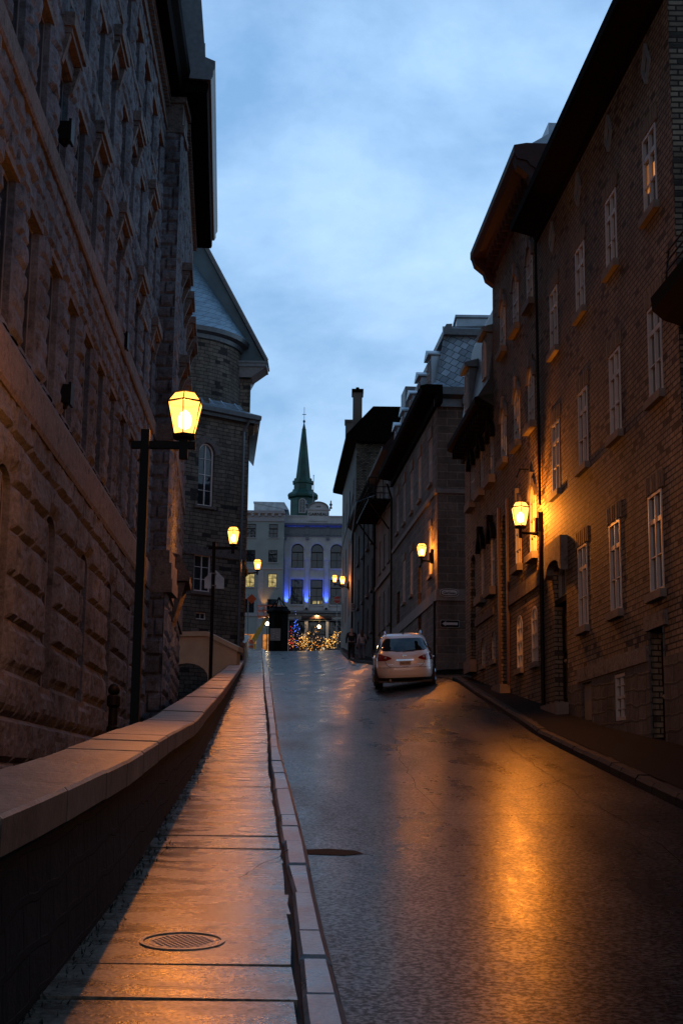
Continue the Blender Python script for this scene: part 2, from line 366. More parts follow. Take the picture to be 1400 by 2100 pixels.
fr = lambda a, b, s: list(np.arange(a, b + 1e-6, s))
# terrain sheet, dropped below the sunken court on the left and everything that is paved
gy = fr(-40, 160, 4) + [220, 320, 600]; gx = [-260, -120, -60, -30, -16, -9, -6, 0, 4, 8, 14, 30, 60, 120, 260]
V = [(x, y, (PROF(y) - (2.6 if -9.5 < x < 3 or x <= -9 else .45))) for y in gy for x in gx]
n = len(gx)
tag(wobj('ground', V, [(i * n + k, i * n + k + 1, (i + 1) * n + k + 1, (i + 1) * n + k) for i in range(len(gy) - 1) for k in range(n - 1)], M['asphalt']), kind='structure')
ys = fr(-8, 104, 2) + fr(105, 112, 1)
strip('road', ys, lambda Y: KERBL(Y) - .05, lambda Y: KERBR(Y) + .05, lambda X, Y: gz(X, Y) - RT, M['asphalt'], 14)
# the square beyond the crest
V = [(x, y, PROF(y) - .14) for y in fr(104, 156, 4) for x in (-40, -12, -6, 0, 6, 40)]
tag(wobj('square_paving', V, [(i * 6 + k, i * 6 + k + 1, (i + 1) * 6 + k + 1, (i + 1) * 6 + k) for i in range(13) for k in range(5)], M['asphalt']), kind='structure')
# side street on the right and the right pavement
strip('side_street', fr(41.5, 51.5, 1), lambda Y: KERBR(Y) + .1, lambda Y: 40, lambda X, Y: gz(KERBR(Y), Y) - .11 + .05 * max(0, X - 4), M['asphalt'], 8)
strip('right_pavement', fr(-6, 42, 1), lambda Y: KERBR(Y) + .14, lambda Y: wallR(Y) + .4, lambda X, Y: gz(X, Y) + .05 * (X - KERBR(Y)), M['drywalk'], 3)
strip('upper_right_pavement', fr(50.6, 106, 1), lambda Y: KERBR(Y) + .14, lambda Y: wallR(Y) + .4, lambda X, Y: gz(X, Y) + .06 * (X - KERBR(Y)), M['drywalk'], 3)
# left pavement: slabs with open joints over a dark bed
strip('pavement_bed', fr(-6, 112, 1), lambda Y: FOOT(Y) - .3, lambda Y: KERBL(Y) - .01, lambda X, Y: PROF(Y) - .045, M['dirt'], 3)
rr = random.Random(3)
mb = MB(); y = -3.7
while y < 111:
    L_ = 1.235 if rr.random() < .6 else .62; y1 = y + L_; j = .015
    ds = [y + j, (y + y1) / 2, y1 - j]; dz = rr.uniform(-.006, .006); tilt = rr.uniform(-.005, .005)
    e = [CRACK(t) - .012 + rr.uniform(-.018, .006) for t in ds]
    T = []; B = []
    for t, ee in zip(ds, e):
        for X in (FOOT(t) - .25, (FOOT(t) + ee) / 2, ee):
            T.append((X, t, PROF(t) + dz + tilt * (X - FOOT(t)))); B.append((X, t, PROF(t) - .10))
    Fs = [(i * 3 + k, i * 3 + k + 1, i * 3 + k + 4, i * 3 + k + 3) for i in range(2) for k in range(2)]
    mb.add(T + B, Fs + [(0, 9, 10, 1), (1, 10, 11, 2), (6, 7, 16, 15), (7, 8, 17, 16), (2, 11, 14, 5), (5, 14, 17, 8), (0, 3, 12, 9), (3, 6, 15, 12)])
    y = y1
tag(mb.w('left_pavement', M['concrete']), kind='structure')
# kerb stones
def kerb(name, fa, fb, y0, y1, seed, zoff=0.0, rise=0.0, m=None):
    rr = random.Random(seed); mb = MB(); y = y0
    while y < y1:
        L_ = rr.uniform(.6, 1.25); ye = y + L_; g = .014; dz = rr.uniform(-.008, .008) + zoff; b = .02
        def X(f, t): return f(t)
        for (ta, tb) in ((y + g, ye - g),):
            a0, a1 = fa(ta) + .016 + rr.uniform(-.008, .012), fa(tb) + .016 + rr.uniform(-.008, .012); b0, b1 = fb(ta) - .008, fb(tb) - .008
            z0, z1 = gz(b0, ta) + dz, gz(b1, tb) + dz
            s = 1 if b0 > a0 else -1
            mb.add([(a0 + b * s, ta + b, z0 + rise), (b0 - .035 * s, ta + b, z0), (b1 - .035 * s, tb - b, z1), (a1 + b * s, tb - b, z1 + rise),
                    (a0, ta, z0 - b + rise), (b0, ta, z0 - .045), (b1, tb, z1 - .045), (a1, tb, z1 - b + rise),
                    (a0, ta, z0 - .3), (b0 + .01 * s, ta, z0 - .3), (b1 + .01 * s, tb, z1 - .3), (a1, tb, z1 - .3)],
                   [(0, 1, 2, 3), (0, 4, 5, 1), (1, 5, 6, 2), (2, 6, 7, 3), (3, 7, 4, 0), (4, 8, 9, 5), (5, 9, 10, 6), (6, 10, 11, 7), (7, 11, 8, 4)])
        y = ye
    tag(mb.w(name, m or M['kerb']), kind='structure')
kerb('left_kerb', CRACK, KERBL, -4, 112, 5)
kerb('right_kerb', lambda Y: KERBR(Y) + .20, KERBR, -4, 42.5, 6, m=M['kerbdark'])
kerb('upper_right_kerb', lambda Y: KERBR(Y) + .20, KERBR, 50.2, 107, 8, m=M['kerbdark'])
# crossing: short painted dashes across the road (y about 1377 in the frame)
mb = MB()
for px0, px1 in ((563, 584), (607, 630), (646, 669), (688, 711), (731, 752), (772, 796)):
    for_y = (66.5, 68.8); A = []
    for Yq in for_y:
        for px in ((px0, px1) if Yq == for_y[0] else (px1 - 3, px0 - 3)):
            X = at(px, 1377, Yq).x; A.append((X, Yq, gz(X, Yq) - RT + .012))
    mb.add(A, [(0, 1, 2, 3)])
tag(mb.w('road_markings', M['paint']), kind='structure')
# round cover set in the near slab
c = (-.76, 7.31); mb = MB(); sl_ = .0977
def covz(r, t): return c[0] + r * math.cos(t), c[1] + r * math.sin(t), PROF(c[1] + r * math.sin(t))
N = 40
for r0, r1, h in ((.0, .165, .006), (.172, .185, .004), (.192, .212, .012)):
    V = []
    for r in (max(r0, .001), r1):
        for hh in (h, -.03):
            for k in range(N): x, yy, z = covz(r, 2 * math.pi * k / N); V.append((x, yy, z + hh))
    Fs = []
    for k in range(N):
        k2 = (k + 1) % N
        Fs += [(k, k2, 2 * N + k2, 2 * N + k), (2 * N + k, 2 * N + k2, 3 * N + k2, 3 * N + k), (N + k, N + k2, k2, k)]
    mb.add(V, Fs)
for i in range(-5, 6):
    for k in range(-5, 6):
        x = c[0] + i * .029 + (.0145 if k % 2 else 0); yy = c[1] + k * .027
        if math.hypot(x - c[0], yy - c[1]) < .15:
            z = PROF(yy) + .006; mb.add([(x - .009, yy - .006, z), (x + .009, yy - .006, z), (x + .009, yy + .006, z), (x - .009, yy + .006, z), (x - .006, yy - .004, z + .003), (x + .006, yy - .004, z + .003), (x + .006, yy + .004, z + .003), (x - .006, yy + .004, z + .003)],
                                         [(4, 5, 6, 7), (0, 1, 5, 4), (1, 2, 6, 5), (2, 3, 7, 6), (3, 0, 4, 7)])
tag(mb.w('manhole_cover', M['iron']), 'round iron service cover set across a joint of the near pavement', 'manhole cover')
# seams, cracks and a patched trench in the asphalt; hairline cracks in the slabs
def ribbon(mb, pts, w, fz, rr):
    V = []
    for i, (x, y_) in enumerate(pts):
        a = pts[max(0, i - 1)]; b = pts[min(len(pts) - 1, i + 1)]; d = Vector((b[0] - a[0], b[1] - a[1])).normalized(); n_ = Vector((-d.y, d.x)); ww = w * rr.uniform(.5, 1.3)
        for s in (-1, 1): X_, Y_ = x + n_.x * ww * s, y_ + n_.y * ww * s; V.append((X_, Y_, fz(X_, Y_)))
    mb.add(V, [(2 * i, 2 * i + 1, 2 * i + 3, 2 * i + 2) for i in range(len(pts) - 1)])
def wander(x, y_, dx, dy, n, j, rr):
    P_ = [(x, y_)]
    for i in range(n): x += dx + rr.uniform(-j, j); y_ += dy + rr.uniform(-j, j); P_.append((x, y_))
    return P_
rr = random.Random(31); mb = MB(); rz3 = lambda X, Y: gz(X, Y) - RT + .005
for x, y_, dx, dy, n, j, w in ((1.0, 14, .004, .45, 50, .05, .006), (2.6, 9, .0, .5, 50, .06, .005), (.5, 13.6, .22, .02, 12, .05, .010), (.1, 20.5, .25, .01, 14, .06, .010), (-.5, 27, .25, .0, 15, .06, .012), (1.7, 7.4, .16, .12, 9, .07, .006), (.7, 8.6, .12, -.13, 7, .06, .006), (-.9, 33, .3, .0, 14, .06, .014), (2.0, 16, .1, .2, 12, .08, .007)):
    ribbon(mb, wander(x, y_, dx, dy, n, j, rr), w * .6, rz3, rr)
tag(mb.w('road_seams', M['tar']), kind='structure')
mb = MB(); P_ = [(-.25, 11.15), (.05, 11.10), (.20, 11.2), (.14, 11.36), (-.08, 11.44), (-.25, 11.38)]
mb.add([(x, y_, gz(x, y_) - RT + .004) for x, y_ in P_], [tuple(range(6))]); tag(mb.w('road_patch', M['tar']), kind='structure')
mb = MB()
for x, y_, dx, dy, n, j in ((-.62, 9.2, .03, .09, 12, .03), (-1.0, 13.4, .05, .12, 12, .05), (-1.3, 20.2, .04, .2, 14, .06), (-.5, 6.35, -.07, .01, 6, .02)):
    ribbon(mb, wander(x, y_, dx, dy, n, j, rr), .004, lambda X, Y: PROF(Y) + .008, rr)
tag(mb.w('pavement_cracks', M['tar']), kind='structure')
# sunken court between the parapet and the big building
strip('court_ground', fr(-6, 100, 3), lambda Y: -11, lambda Y: FOOT(Y) - .5, lambda X, Y: PROF(Y) - 1.7, M['asphalt'], 5)
# ------------------------------------------------------------------ facades
class F:
    """a vertical plane: s runs along it in metres, z up, n out of it"""
    def __init__(s, kind, a=0, b=0, p0=None, p1=None):
        s.kind = kind
        if kind == 'R': s.o, s.d = Vector((a, 0)), Vector((b, 1)); nn = Vector((-1, b)).normalized()
        elif kind == 'L': s.o, s.d = Vector((a, 0)), Vector((b, 1)); nn = Vector((1, -b)).normalized()
        else:
            p0, p1 = Vector(p0), Vector(p1); s.o = p0; s.d = (p1 - p0).normalized(); s.len = (p1 - p0).length
            nn = Vector((s.d.y, -s.d.x))
        s.n = nn; s.rz = math.atan2(nn.y, nn.x) - math.pi / 2
    def P(s, u, z, n=0.0):
        v = s.o + float(u) * s.d + float(n) * s.n; return (v.x, v.y, float(z))
def outline(op):
    """closed outline of an opening, anticlockwise from lower start corner"""
    a, b, z0, z1 = op[:4]; k = op[4] if len(op) > 4 else 'r'
    if k == 'r': return [(a, z0), (b, z0), (b, z1), (a, z1)]
    if k == 'k':
        m = (a + b) / 2; return [(m, z0), (b, z0 + (z1 - z0) * .45), (m, z1), (a, z0 + (z1 - z0) * .45)]
    r = op[5]; w = (b - a) / 2; m = (a + b) / 2; pts = [(a, z0), (b, z0)]
    for i in range(13):
        t = math.pi * i / 12; pts.append((m + w * math.cos(t), z1 - r + r * math.sin(t)))
    return pts
def _vn(x, y, seed=0):
    xi, yi = np.floor(x).astype(int), np.floor(y).astype(int); fx, fy = x - xi, y - yi
    fx = fx * fx * (3 - 2 * fx); fy = fy * fy * (3 - 2 * fy)
    def h(a, b):
        n = (a * 374761393 + b * 668265263 + seed * 974711) & 0x7fffffff; n = (n ^ (n >> 13)) * 1274126177 & 0x7fffffff
        return ((n ^ (n >> 16)) & 0xffff) / 65535.0
    return (h(xi, yi) * (1 - fx) + h(xi + 1, yi) * fx) * (1 - fy) + (h(xi, yi + 1) * (1 - fx) + h(xi + 1, yi + 1) * fx) * fy
def fbm(x, y, o=4, seed=0):
    r = 0; a = .5
    for i in range(o): r = r + a * _vn(x * 2 ** i, y * 2 ** i, seed + i); a *= .5
    return r
def rockdisp(H, Wd, amp, seed=0, off=0.0, joint=.035):
    def f(s, z):
        ci = np.floor((z - off) / H).astype(int); zz = (z - off) / H - ci
        sh = (ci * 0.37 + (ci * ci % 7) * .13) % 1.0; w = Wd * (1 + .25 * np.sin(ci * 1.7))
        bi = np.floor(s / w + sh).astype(int); ss = s / w + sh - bi
        dz = np.minimum(zz, 1 - zz) * H; ds = np.minimum(ss, 1 - ss) * w
        d = np.minimum(dz, ds); e = np.clip((d - joint * .3) / (joint * 2.2), 0, 1); e = e * e * (3 - 2 * e)
        hb = ((bi * 7919 + ci * 104729 + seed) % 97) / 97.0
        big = fbm(s * 2.3 + hb * 17, z * 3.1 + hb * 31, 4, seed); fine = fbm(s * 11, z * 13, 3, seed + 9)
        return amp * e * (.15 + .30 * hb + 1.1 * big + .5 * fine)
    return f
def wall(name, f, s0, s1, z0, z1, ops, m, parent, reveal=.22, cell=None, disp=None, n0=0.0, rev_mat=None):
    ss = {s0, s1}; zs = {z0, z1}
    for o in ops:
        ss |= {o[0], o[1]}; zs |= {o[2], o[3]}
        if len(o) > 4 and o[4] == 'a': zs.add(o[3] - o[5])
    ss, zs = sorted(x for x in ss if s0 <= x <= s1), sorted(x for x in zs if z0 <= x <= z1)
    def refine(v, c):
        out = []
        for a, b in zip(v, v[1:]):
            k = max(1, int(round((b - a) / c))) if c else 1
            out += [a + (b - a) * i / k for i in range(k)]
        return np.array(out + [v[-1]])
    S, Z = refine(ss, cell), refine(zs, cell)
    SS, ZZ = np.meshgrid(S, Z, indexing='ij')
    if disp is not None:
        Dn = disp(SS, ZZ)
        for o in ops:   # calm the stone at the arrises of every opening
            dx = np.maximum(np.maximum(o[0] - SS, SS - o[1]), 0); dz = np.maximum(np.maximum(o[2] - ZZ, ZZ - o[3]), 0)
            Dn = Dn * np.clip(np.hypot(dx, dz) / .16, 0, 1)
        if s1 - s0 > 5: Dn = Dn * np.clip((SS - s0) / .25, 0, 1) * np.clip((s1 - SS) / .25, 0, 1)
    else: Dn = np.zeros_like(SS)
    Dn = Dn + n0
    X = f.o.x + f.d.x * SS + f.n.x * Dn; Y = f.o.y + f.d.y * SS + f.n.y * Dn
    V = np.stack([X.ravel(), Y.ravel(), ZZ.ravel()], 1); U = np.stack([SS.ravel(), ZZ.ravel()], 1)
    ns, nz = len(S), len(Z); cs, cz = (S[:-1] + S[1:]) / 2, (Z[:-1] + Z[1:]) / 2
    keep = np.ones((ns - 1, nz - 1), bool)
    for o in ops: keep &= ~((cs[:, None] > o[0]) & (cs[:, None] < o[1]) & (cz[None, :] > o[2]) & (cz[None, :] < o[3]))
    I, J = np.nonzero(keep); a = I * nz + J
    quads = np.stack([a, a + nz, a + nz + 1, a + 1], 1)
    V = V.tolist(); U = U.tolist(); Fc = quads.tolist()
    def addp(pts, nn=0.0):
        k = len(V)
        for (s_, z_), q_ in zip(pts, nn if isinstance(nn, list) else [nn] * len(pts)): V.append(f.P(s_, z_, q_ + n0)); U.append([s_ + q_, z_])
        return k
    for o in ops:
        pl = outline(o); kind = o[4] if len(o) > 4 else 'r'
        if kind == 'a':
            arc = pl[2:]; h = len(arc) // 2
            for corner, part in (((o[1], o[3]), arc[:h + 1]), ((o[0], o[3]), arc[h:])):
                k = addp([corner] + part)
                Fc += [[k, k + i + 1, k + i + 2] for i in range(len(part) - 1)]
        elif kind == 'k':
            for c0, i in (((o[1], o[2]), 0), ((o[1], o[3]), 1), ((o[0], o[3]), 2), ((o[0], o[2]), 3)):
                k = addp([c0, pl[i], pl[(i + 1) % 4]]); Fc.append([k, k + 1, k + 2])
        n = len(pl)
        k = addp(pl, 0.0); k2 = addp(pl, -reveal)
        Fc += [[k + i, k + (i + 1) % n, k2 + (i + 1) % n, k2 + i] for i in range(n)]
    off = wloc(parent); V = [(v[0] - off.x, v[1] - off.y, v[2] - off.z) for v in V]
    return link(name, mesh(name, V, Fc, U), m, parent)
def extr(mb, f, s0, s1, prof):
    """profile of (n, z) points pulled along the facade"""
    a = [f.P(s0, z, n) for n, z in prof]; b = [f.P(s1, z, n) for n, z in prof]; n = len(prof)
    mb.add(a + b, [tuple(range(n)), tuple(range(n, 2 * n))[::-1]] + [(i, (i + 1) % n, n + (i + 1) % n, n + i) for i in range(n)]); return mb
def bx(mb, f, s0, s1, z0, z1, n0, n1): return extr(mb, f, s0, s1, [(n0, z0), (n1, z0), (n1, z1), (n0, z1)])
# window kit: meshes in local coordinates (x along the wall, y out, z up from the sill line), shared between copies
_win = {}
def win_mesh(key, w, h, kind, r, bars, t, glassm, frame_m, fd=.07):
    if key in _win: return _win[key]
    op = (-w / 2, w / 2, 0, h, kind, r); pl = outline(op); n = len(pl); cx, cz = 0, h / 2
    inn = [(x * (w - 2 * t) / w, cz + (z - cz) * (h - 2 * t) / h) for x, z in pl]
    mb = MB(); V = [(x, fd, z) for x, z in pl] + [(x, fd, z) for x, z in inn] + [(x, 0, z) for x, z in inn] + [(x, 0, z) for x, z in pl]
    Fs = []
    for i in range(n):
        j = (i + 1) % n; Fs += [(i, j, n + j, n + i), (n + i, n + j, 2 * n + j, 2 * n + i), (i, 3 * n + i, 3 * n + j, j)]
    mb.add(V, Fs)
    for bar in bars:
        if bar[0] == 'h':
            z = h * bar[1]; tt = bar[2]; xx = w / 2 - t
            if kind == 'a' and z > h - r: xx = (w / 2 - t) * math.sqrt(max(0, 1 - ((z - (h - r)) / r) ** 2))
            mb.box(-xx, xx, .008, fd - .012, z - tt / 2, z + tt / 2)
        else:
            x = w * bar[1]; tt = bar[2]; z0, z1 = (bar[3] * h if len(bar) > 3 else t), (bar[4] * h if len(bar) > 4 else h - t)
            mb.box(x - tt / 2, x + tt / 2, .004, fd - .006, max(z0, t * .9), min(z1, h - t * .9))
    fm = mesh('window', mb.V, mb.F); fm.materials.append(frame_m)
    pm = mesh('pane', [(x, .012, z) for x, z in inn], [tuple(range(n))]); pm.materials.append(glassm)
    _win[key] = (fm, pm); return _win[key]
STY = {
 'casement': [('h', .72, .075), ('v', 0, .045), ('h', .36, .02)],
 'bar': [('h', .5, .05)], 'bars3': [('h', .3, .03), ('h', .62, .05)],
 'sash': [('h', .5, .05), ('v', 0, .02)],
 'sash4': [('h', .5, .05), ('v', 0, .022), ('h', .25, .018), ('h', .75, .018)],
 'six': [('v', 0, .05), ('h', .34, .028), ('h', .67, .028)],
 'tall': [('v', 0, .05), ('h', .25, .022), ('h', .5, .03), ('h', .75, .022)],
 'plain': [('v', 0, .03)], 'none': [],
 'shop': [('h', .66, .10), ('v', 0, .04, 0, .66), ('h', .33, .03)],
}
def window(f, par, s, z0, w, h, sty='sash', kind='r', r=0.0, rec=.14, fm=None, gm=None, sill=None, t=.05, fd=.07, name='window', label=None, hood=None):
    fm = fm or M['white']; gm = gm or M['glass']
    key = (round(w, 2), round(h, 2), sty, kind, round(r, 2), fm.name, gm.name, t, fd)
    me, pm = win_mesh(key, w, h, kind, r, STY[sty], t, gm, fm, fd)
    off = wloc(par); P = Vector(f.P(s, z0, -rec)) - off
    o = D.objects.new(name, me); COL.objects.link(o); o.parent = par; o.location = P; o.rotation_euler = (0, 0, f.rz)
    if label: o['label'] = label
    g = D.objects.new('pane', pm); COL.objects.link(g); g.parent = o
    if sill:
        hw, th, pr = sill[:3]; k2 = ('sill', hw, th, pr, rec)
        if k2 not in _win:
            mb = MB(); mb.box(-hw, hw, -.02, rec + pr, -th, -.004); _win[k2] = mesh('sill', mb.V, mb.F); _win[k2].materials.append(sill[3] if len(sill) > 3 else M['sill'])
        q_ = D.objects.new('sill', _win[k2]); COL.objects.link(q_); q_.parent = o
    if hood:
        hk, hw, hh, pr, hm = hood; k3 = ('hood', hk, hw, hh, pr, rec, h, r)
        if k3 not in _win:
            mb = MB(); y0 = rec + .002
            if hk == 'flat': mb.box(-hw, hw, y0, y0 + pr, h + .004, h + hh)
            elif hk == 'arch':
                N = 12; P_ = []
                for R_, sgn in ((1.0, 0), (1.0, 1)):
                    pass
                def ring(wd, rz, y): return [(wd * math.cos(math.pi * i / N), y, h - r + rz * math.sin(math.pi * i / N)) for i in range(N + 1)]
                A_, B_ = w / 2 + .012, w / 2 + hw; a = ring(A_, r + .012, y0 + pr); b = ring(B_, r + hw * 1.15, y0 + pr); c_ = ring(B_, r + hw * 1.15, y0); d_ = ring(A_, r + .012, y0)
                m_ = N + 1; V_ = a + b + c_ + d_; Fs = []
                for i in range(N): Fs += [(i, i + 1, m_ + i + 1, m_ + i), (m_ + i, m_ + i + 1, 2 * m_ + i + 1, 2 * m_ + i), (3 * m_ + i, i, i + 1, 3 * m_ + i + 1)[::-1]]
                Fs += [(0, m_, 2 * m_, 3 * m_), (N, 3 * m_ + N, 2 * m_ + N, m_ + N)]
                mb.add(V_, Fs)
                if hh: mb.box(-.09, .09, y0 - .0, y0 + pr + .03, h - .01, h + hw * 1.15 + hh)
            elif hk == 'ped':   # bracketed hood with a moulded slab
                mb.box(-hw, hw, y0, y0 + pr, h + hh * .62, h + hh); mb.box(-hw + .05, hw - .05, y0, y0 + pr * .8, h + hh * .45, h + hh * .62 - .002)
                for sx in (-1, 1):
                    x = sx * (hw - .13)
                    mb.prism([(x - .075, y0, h - .25), (x - .075, y0 + pr * .25, h - .22), (x - .075, y0 + pr * .72, h + hh * .43), (x - .075, y0, h + hh * .43)], (.15, 0, 0))
                mb.box(-w / 2 - .02, w / 2 + .02, y0, y0 + .06, h + .01, h + hh * .43)
            _win[k3] = mesh('hood', mb.V, mb.F); _win[k3].materials.append(hm)
        q_ = D.objects.new('hood', _win[k3]); COL.objects.link(q_); q_.parent = o
    return o
def backbox(name, f, s0, s1, z0, z1, depth, m, par, roof=True):
    """the hidden sides and back of a house"""
    mb = MB(); e = .01
    A = [f.P(s0, z0, -e), f.P(s1, z0, -e), f.P(s1, z0, -depth), f.P(s0, z0, -depth)]; B = [(x, y, z1) for x, y, z in A]
    mb.add(A + B, [(1, 2, 6, 5), (2, 3, 7, 6), (3, 0, 4, 7)] + ([(4, 5, 6, 7)] if roof else []))
    return mb.w(name, m, par)
def place(f, s, z, n=0): return f.P(s, z, n)
# ------------------------------------------------------------------ parapet along the left pavement
ZH = interp([(-10, 1.0), (3, .90), (6, .84), (9.5, .76), (16, .61), (29, .51), (70, .42)])
par = thing('parapet_wall', 'low curving stone parapet with broad lamplit coping along the left pavement', 'parapet', (-1.6, 12, PROF(12)))
ys = fr(-4, 72, .8); V = []; U = []
WD = .50
for Y in ys:
    zt = PROF(Y) + ZH(Y) - .14; V += [(FOOT(Y) + .0, Y, PROF(Y) - .3), (FOOT(Y) - .05, Y, zt), (FOOT(Y) - WD, Y, zt), (FOOT(Y) - WD, Y, PROF(Y) - 2.2)]
    U += [(Y, 0), (Y, 1), (Y, 1.6), (Y, 3)]
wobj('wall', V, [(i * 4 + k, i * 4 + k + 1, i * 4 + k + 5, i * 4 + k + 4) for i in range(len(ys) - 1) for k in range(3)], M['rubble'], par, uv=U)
mb = MB(); rr = random.Random(21); y = -4.0
while y < 71.6:
    y1 = y + rr.uniform(.85, 1.25); g = .013; dz = rr.uniform(-.009, .009); n = 3
    T = []
    for t in np.linspace(y + g, y1 - g, n):
        z = PROF(t) + ZH(t) + dz; xo = FOOT(t) + .012; xi = FOOT(t) - .50; xb = xi - .17
        T.append([(xo, t, z - .15), (xo, t, z - .015), (xo - .015, t, z), (xi, t, z + .012), (xb, t, z - .10), (xb, t, z - .20)])
    Vv = sum(T, []); k = 6
    Fs = [(i * k + j, i * k + (j + 1) % k, (i + 1) * k + (j + 1) % k, (i + 1) * k + j) for i in range(n - 1) for j in range(k)] + [tuple(range(k))[::-1], tuple(range((n - 1) * k, n * k))]
    mb.add(Vv, Fs); y = y1
mb.w('coping', M['coping'], par)
par2 = thing('parapet_wall', 'short taller stone parapet block at the top of the left pavement beside the church', 'parapet', (-4.9, 74, PROF(74)))
mb = MB(); ys = [72.0, 76, 80, 84, 88, 92]
A = []
for Y in ys:
    z = PROF(Y) + 1.15; A.append([(FOOT(Y), Y, PROF(Y) - .3), (FOOT(Y), Y, z), (FOOT(Y) - .6, Y, z), (FOOT(Y) - .6, Y, PROF(Y) - 1.7)])
Vv = sum(A, []); mb.add(Vv, [(i * 4 + j, i * 4 + (j + 1) % 4, i * 4 + 4 + (j + 1) % 4, i * 4 + 4 + j) for i in range(len(ys) - 1) for j in range(4)] + [(0, 1, 2, 3), (20, 21, 22, 23)])
mb.w('wall', M['coping'], par2)
mb = MB(); A = []
for Y in ys:
    Y2 = Y if Y > 72 else 71.9; z = PROF(Y2) + 1.155; x = FOOT(Y2); A.append([(x + .05, Y2, z), (x + .05, Y2, z + .14), (x - .2, Y2, z + .22), (x - .65, Y2, z + .12), (x - .65, Y2, z)])
Vv = sum(A, []); mb.add(Vv, [(i * 5 + j, i * 5 + (j + 1) % 5, i * 5 + 5 + (j + 1) % 5, i * 5 + 5 + j) for i in range(len(ys) - 1) for j in range(5)] + [tuple(range(5)), tuple(range(25, 30))])
mb.w('coping', M['coping'], par2)

# ------------------------------------------------------------------ the long granite building on the left
fl = F('L', -4.3, -.0364)
LB = thing('granite_building', 'tall rock-faced granite block with hooded windows filling the left side', 'building', (-8, 30, PROF(30) - 1.7))
A1_, B1_ = [], []
r1 = [(24.65 + 4.3 * k, 3.03, 1.05, 3.1) for k in range(-2, 4)]
ops1 = [(s, s + w, z, z + h, 'a', .28) for s, z, w, h in r1]
k0 = [19.35 + 2.13 * k for k in range(-3, 11)]
wr = 1.14
ops2 = [(s, s + wr, 8.2, 10.5) for s in k0]
ops3 = [(s, s + wr, 12.3, 14.35) for s in k0]
ops4 = [(s, s + wr, 15.75, 17.75) for s in k0]
ops5 = [(s, s + wr, 19.4, 21.1) for s in k0]
Se, Ss = 42.6, 12.9
wall('wall', fl, Ss, Se, -1.0, 7.10, ops1, M['granite'], LB, reveal=.18, cell=.085, disp=rockdisp(.70, 1.35, .105, 3, .35, .04))
wall('wall', fl, Ss, Se, 8.0, 11.75, ops2, M['granite'], LB, reveal=.18, cell=.085, disp=rockdisp(.42, .80, .085, 5, .1, .025))
wall('wall', fl, Ss, Se, 12.25, 22.0, ops3 + ops4 + ops5, M['granite'], LB, reveal=.18, cell=.095, disp=rockdisp(.42, .74, .085, 8, .2, .025))
mb = MB()
extr(mb, fl, Ss, Se, [(-.3, 7.10), (.13, 7.10), (.16, 7.18), (.16, 7.80), (.10, 7.95), (-.02, 8.05), (-.3, 8.05)])      # lower band
mb.w('string_course', M['dressed'], LB); mb = MB()
extr(mb, fl, Ss, Se, [(-.3, 11.75), (.13, 11.75), (.16, 11.80), (.16, 12.18), (.0, 12.28), (-.3, 12.28)])
mb.w('string_course', M['dressed'], LB)
for s, z, w, h in r1:
    window(fl, LB, s + w / 2, z + .04, w, h - .04, 'bars3', 'a', .28, rec=.13, gm=M['glass_dark'], fm=M['greyframe'], fd=.022, sill=(w / 2 + .04, .16, .05, M['dressed']))
for i, s in enumerate(k0):
    if s + wr < 17.5: continue
    lint = lambda hh: ('flat', .68, hh, .05, M['dressed'])
    ped = ('ped', .76, .70, .27, M['dressed'])
    window(fl, LB, s + wr / 2, 8.22, wr, 2.28, 'bar', rec=.13, gm=M['glass_dark'], fm=M['greyframe'], hood=lint(.38), t=.05, fd=.022)
    window(fl, LB, s + wr / 2, 12.32, wr, 2.03, 'bar', rec=.13, gm=M['glass_dark'], fm=M['greyframe'], hood=ped if i % 2 == 1 else lint(.40), t=.05, fd=.022, sill=(.60, .10, .05, M['dressed']))
    window(fl, LB, s + wr / 2, 15.75, wr, 2.0, 'bar', rec=.13, gm=M['glass_dark'], fm=M['greyframe'], hood=ped if i % 2 == 0 else lint(.36), t=.05, fd=.022, sill=(.66, .16, .07, M['dressed']))
    window(fl, LB, s + wr / 2, 19.4, wr, 1.7, 'bar', rec=.13, gm=M['glass_dark'], fm=M['greyframe'], t=.05, fd=.022, sill=(.66, .16, .10, M['dressed']), hood=('flat', .66, .34, .10, M['dressed']))
# corner pier and the pavilion beyond it
pw = .56; PS, PE = 42.6, 55.0
fp = F('L', -1.97, -.078)
fpe = F('P', p0=(fl.P(PS, 0)[0] - .2, PS), p1=(fl.P(PS, 0)[0] + pw, PS))
mat_p = M['granite']
wall('pier', fpe, 0, .2 + pw, -1.0, 7.05, [], mat_p, LB, cell=.07, disp=rockdisp(.56, .62, .09, 11, .1, .03), n0=.13)
wall('pier', fpe, 0, .2 + pw, 8.35, 11.75, [], mat_p, LB, cell=.07, disp=rockdisp(.42, .60, .08, 12, .1, .03))
wall('pier', fpe, 0, .2 + pw, 12.3, 21.9, [], mat_p, LB, cell=.07, disp=rockdisp(.40, .52, .08, 13, .1, .03))
mb = MB(); x0 = fl.P(PS, 0)[0]
for z0, z1, e in ((7.05, 7.45, .24), (7.45, 7.95, .20), (7.95, 8.35, .12), (11.75, 12.3, .12), (21.9, 22.15, .10), (22.15, 22.9, .05), (22.9, 23.1, .16)):
    mb = MB(); mb.box(x0 - .3, x0 + pw + e, PS - e, PS + 1.3, z0 + .002, z1 - .002); mb.w('pier_trim', M['dressed'], LB)
pops = [(s, s + .95, z0, z1) for s in (45.4, 48.2, 51.0, 53.4) for z0, z1 in ((8.5, 10.6), (12.6, 14.6), (15.9, 17.8), (19.3, 21.0))] + [(46.5, 47.6, 3.6, 6.2)]
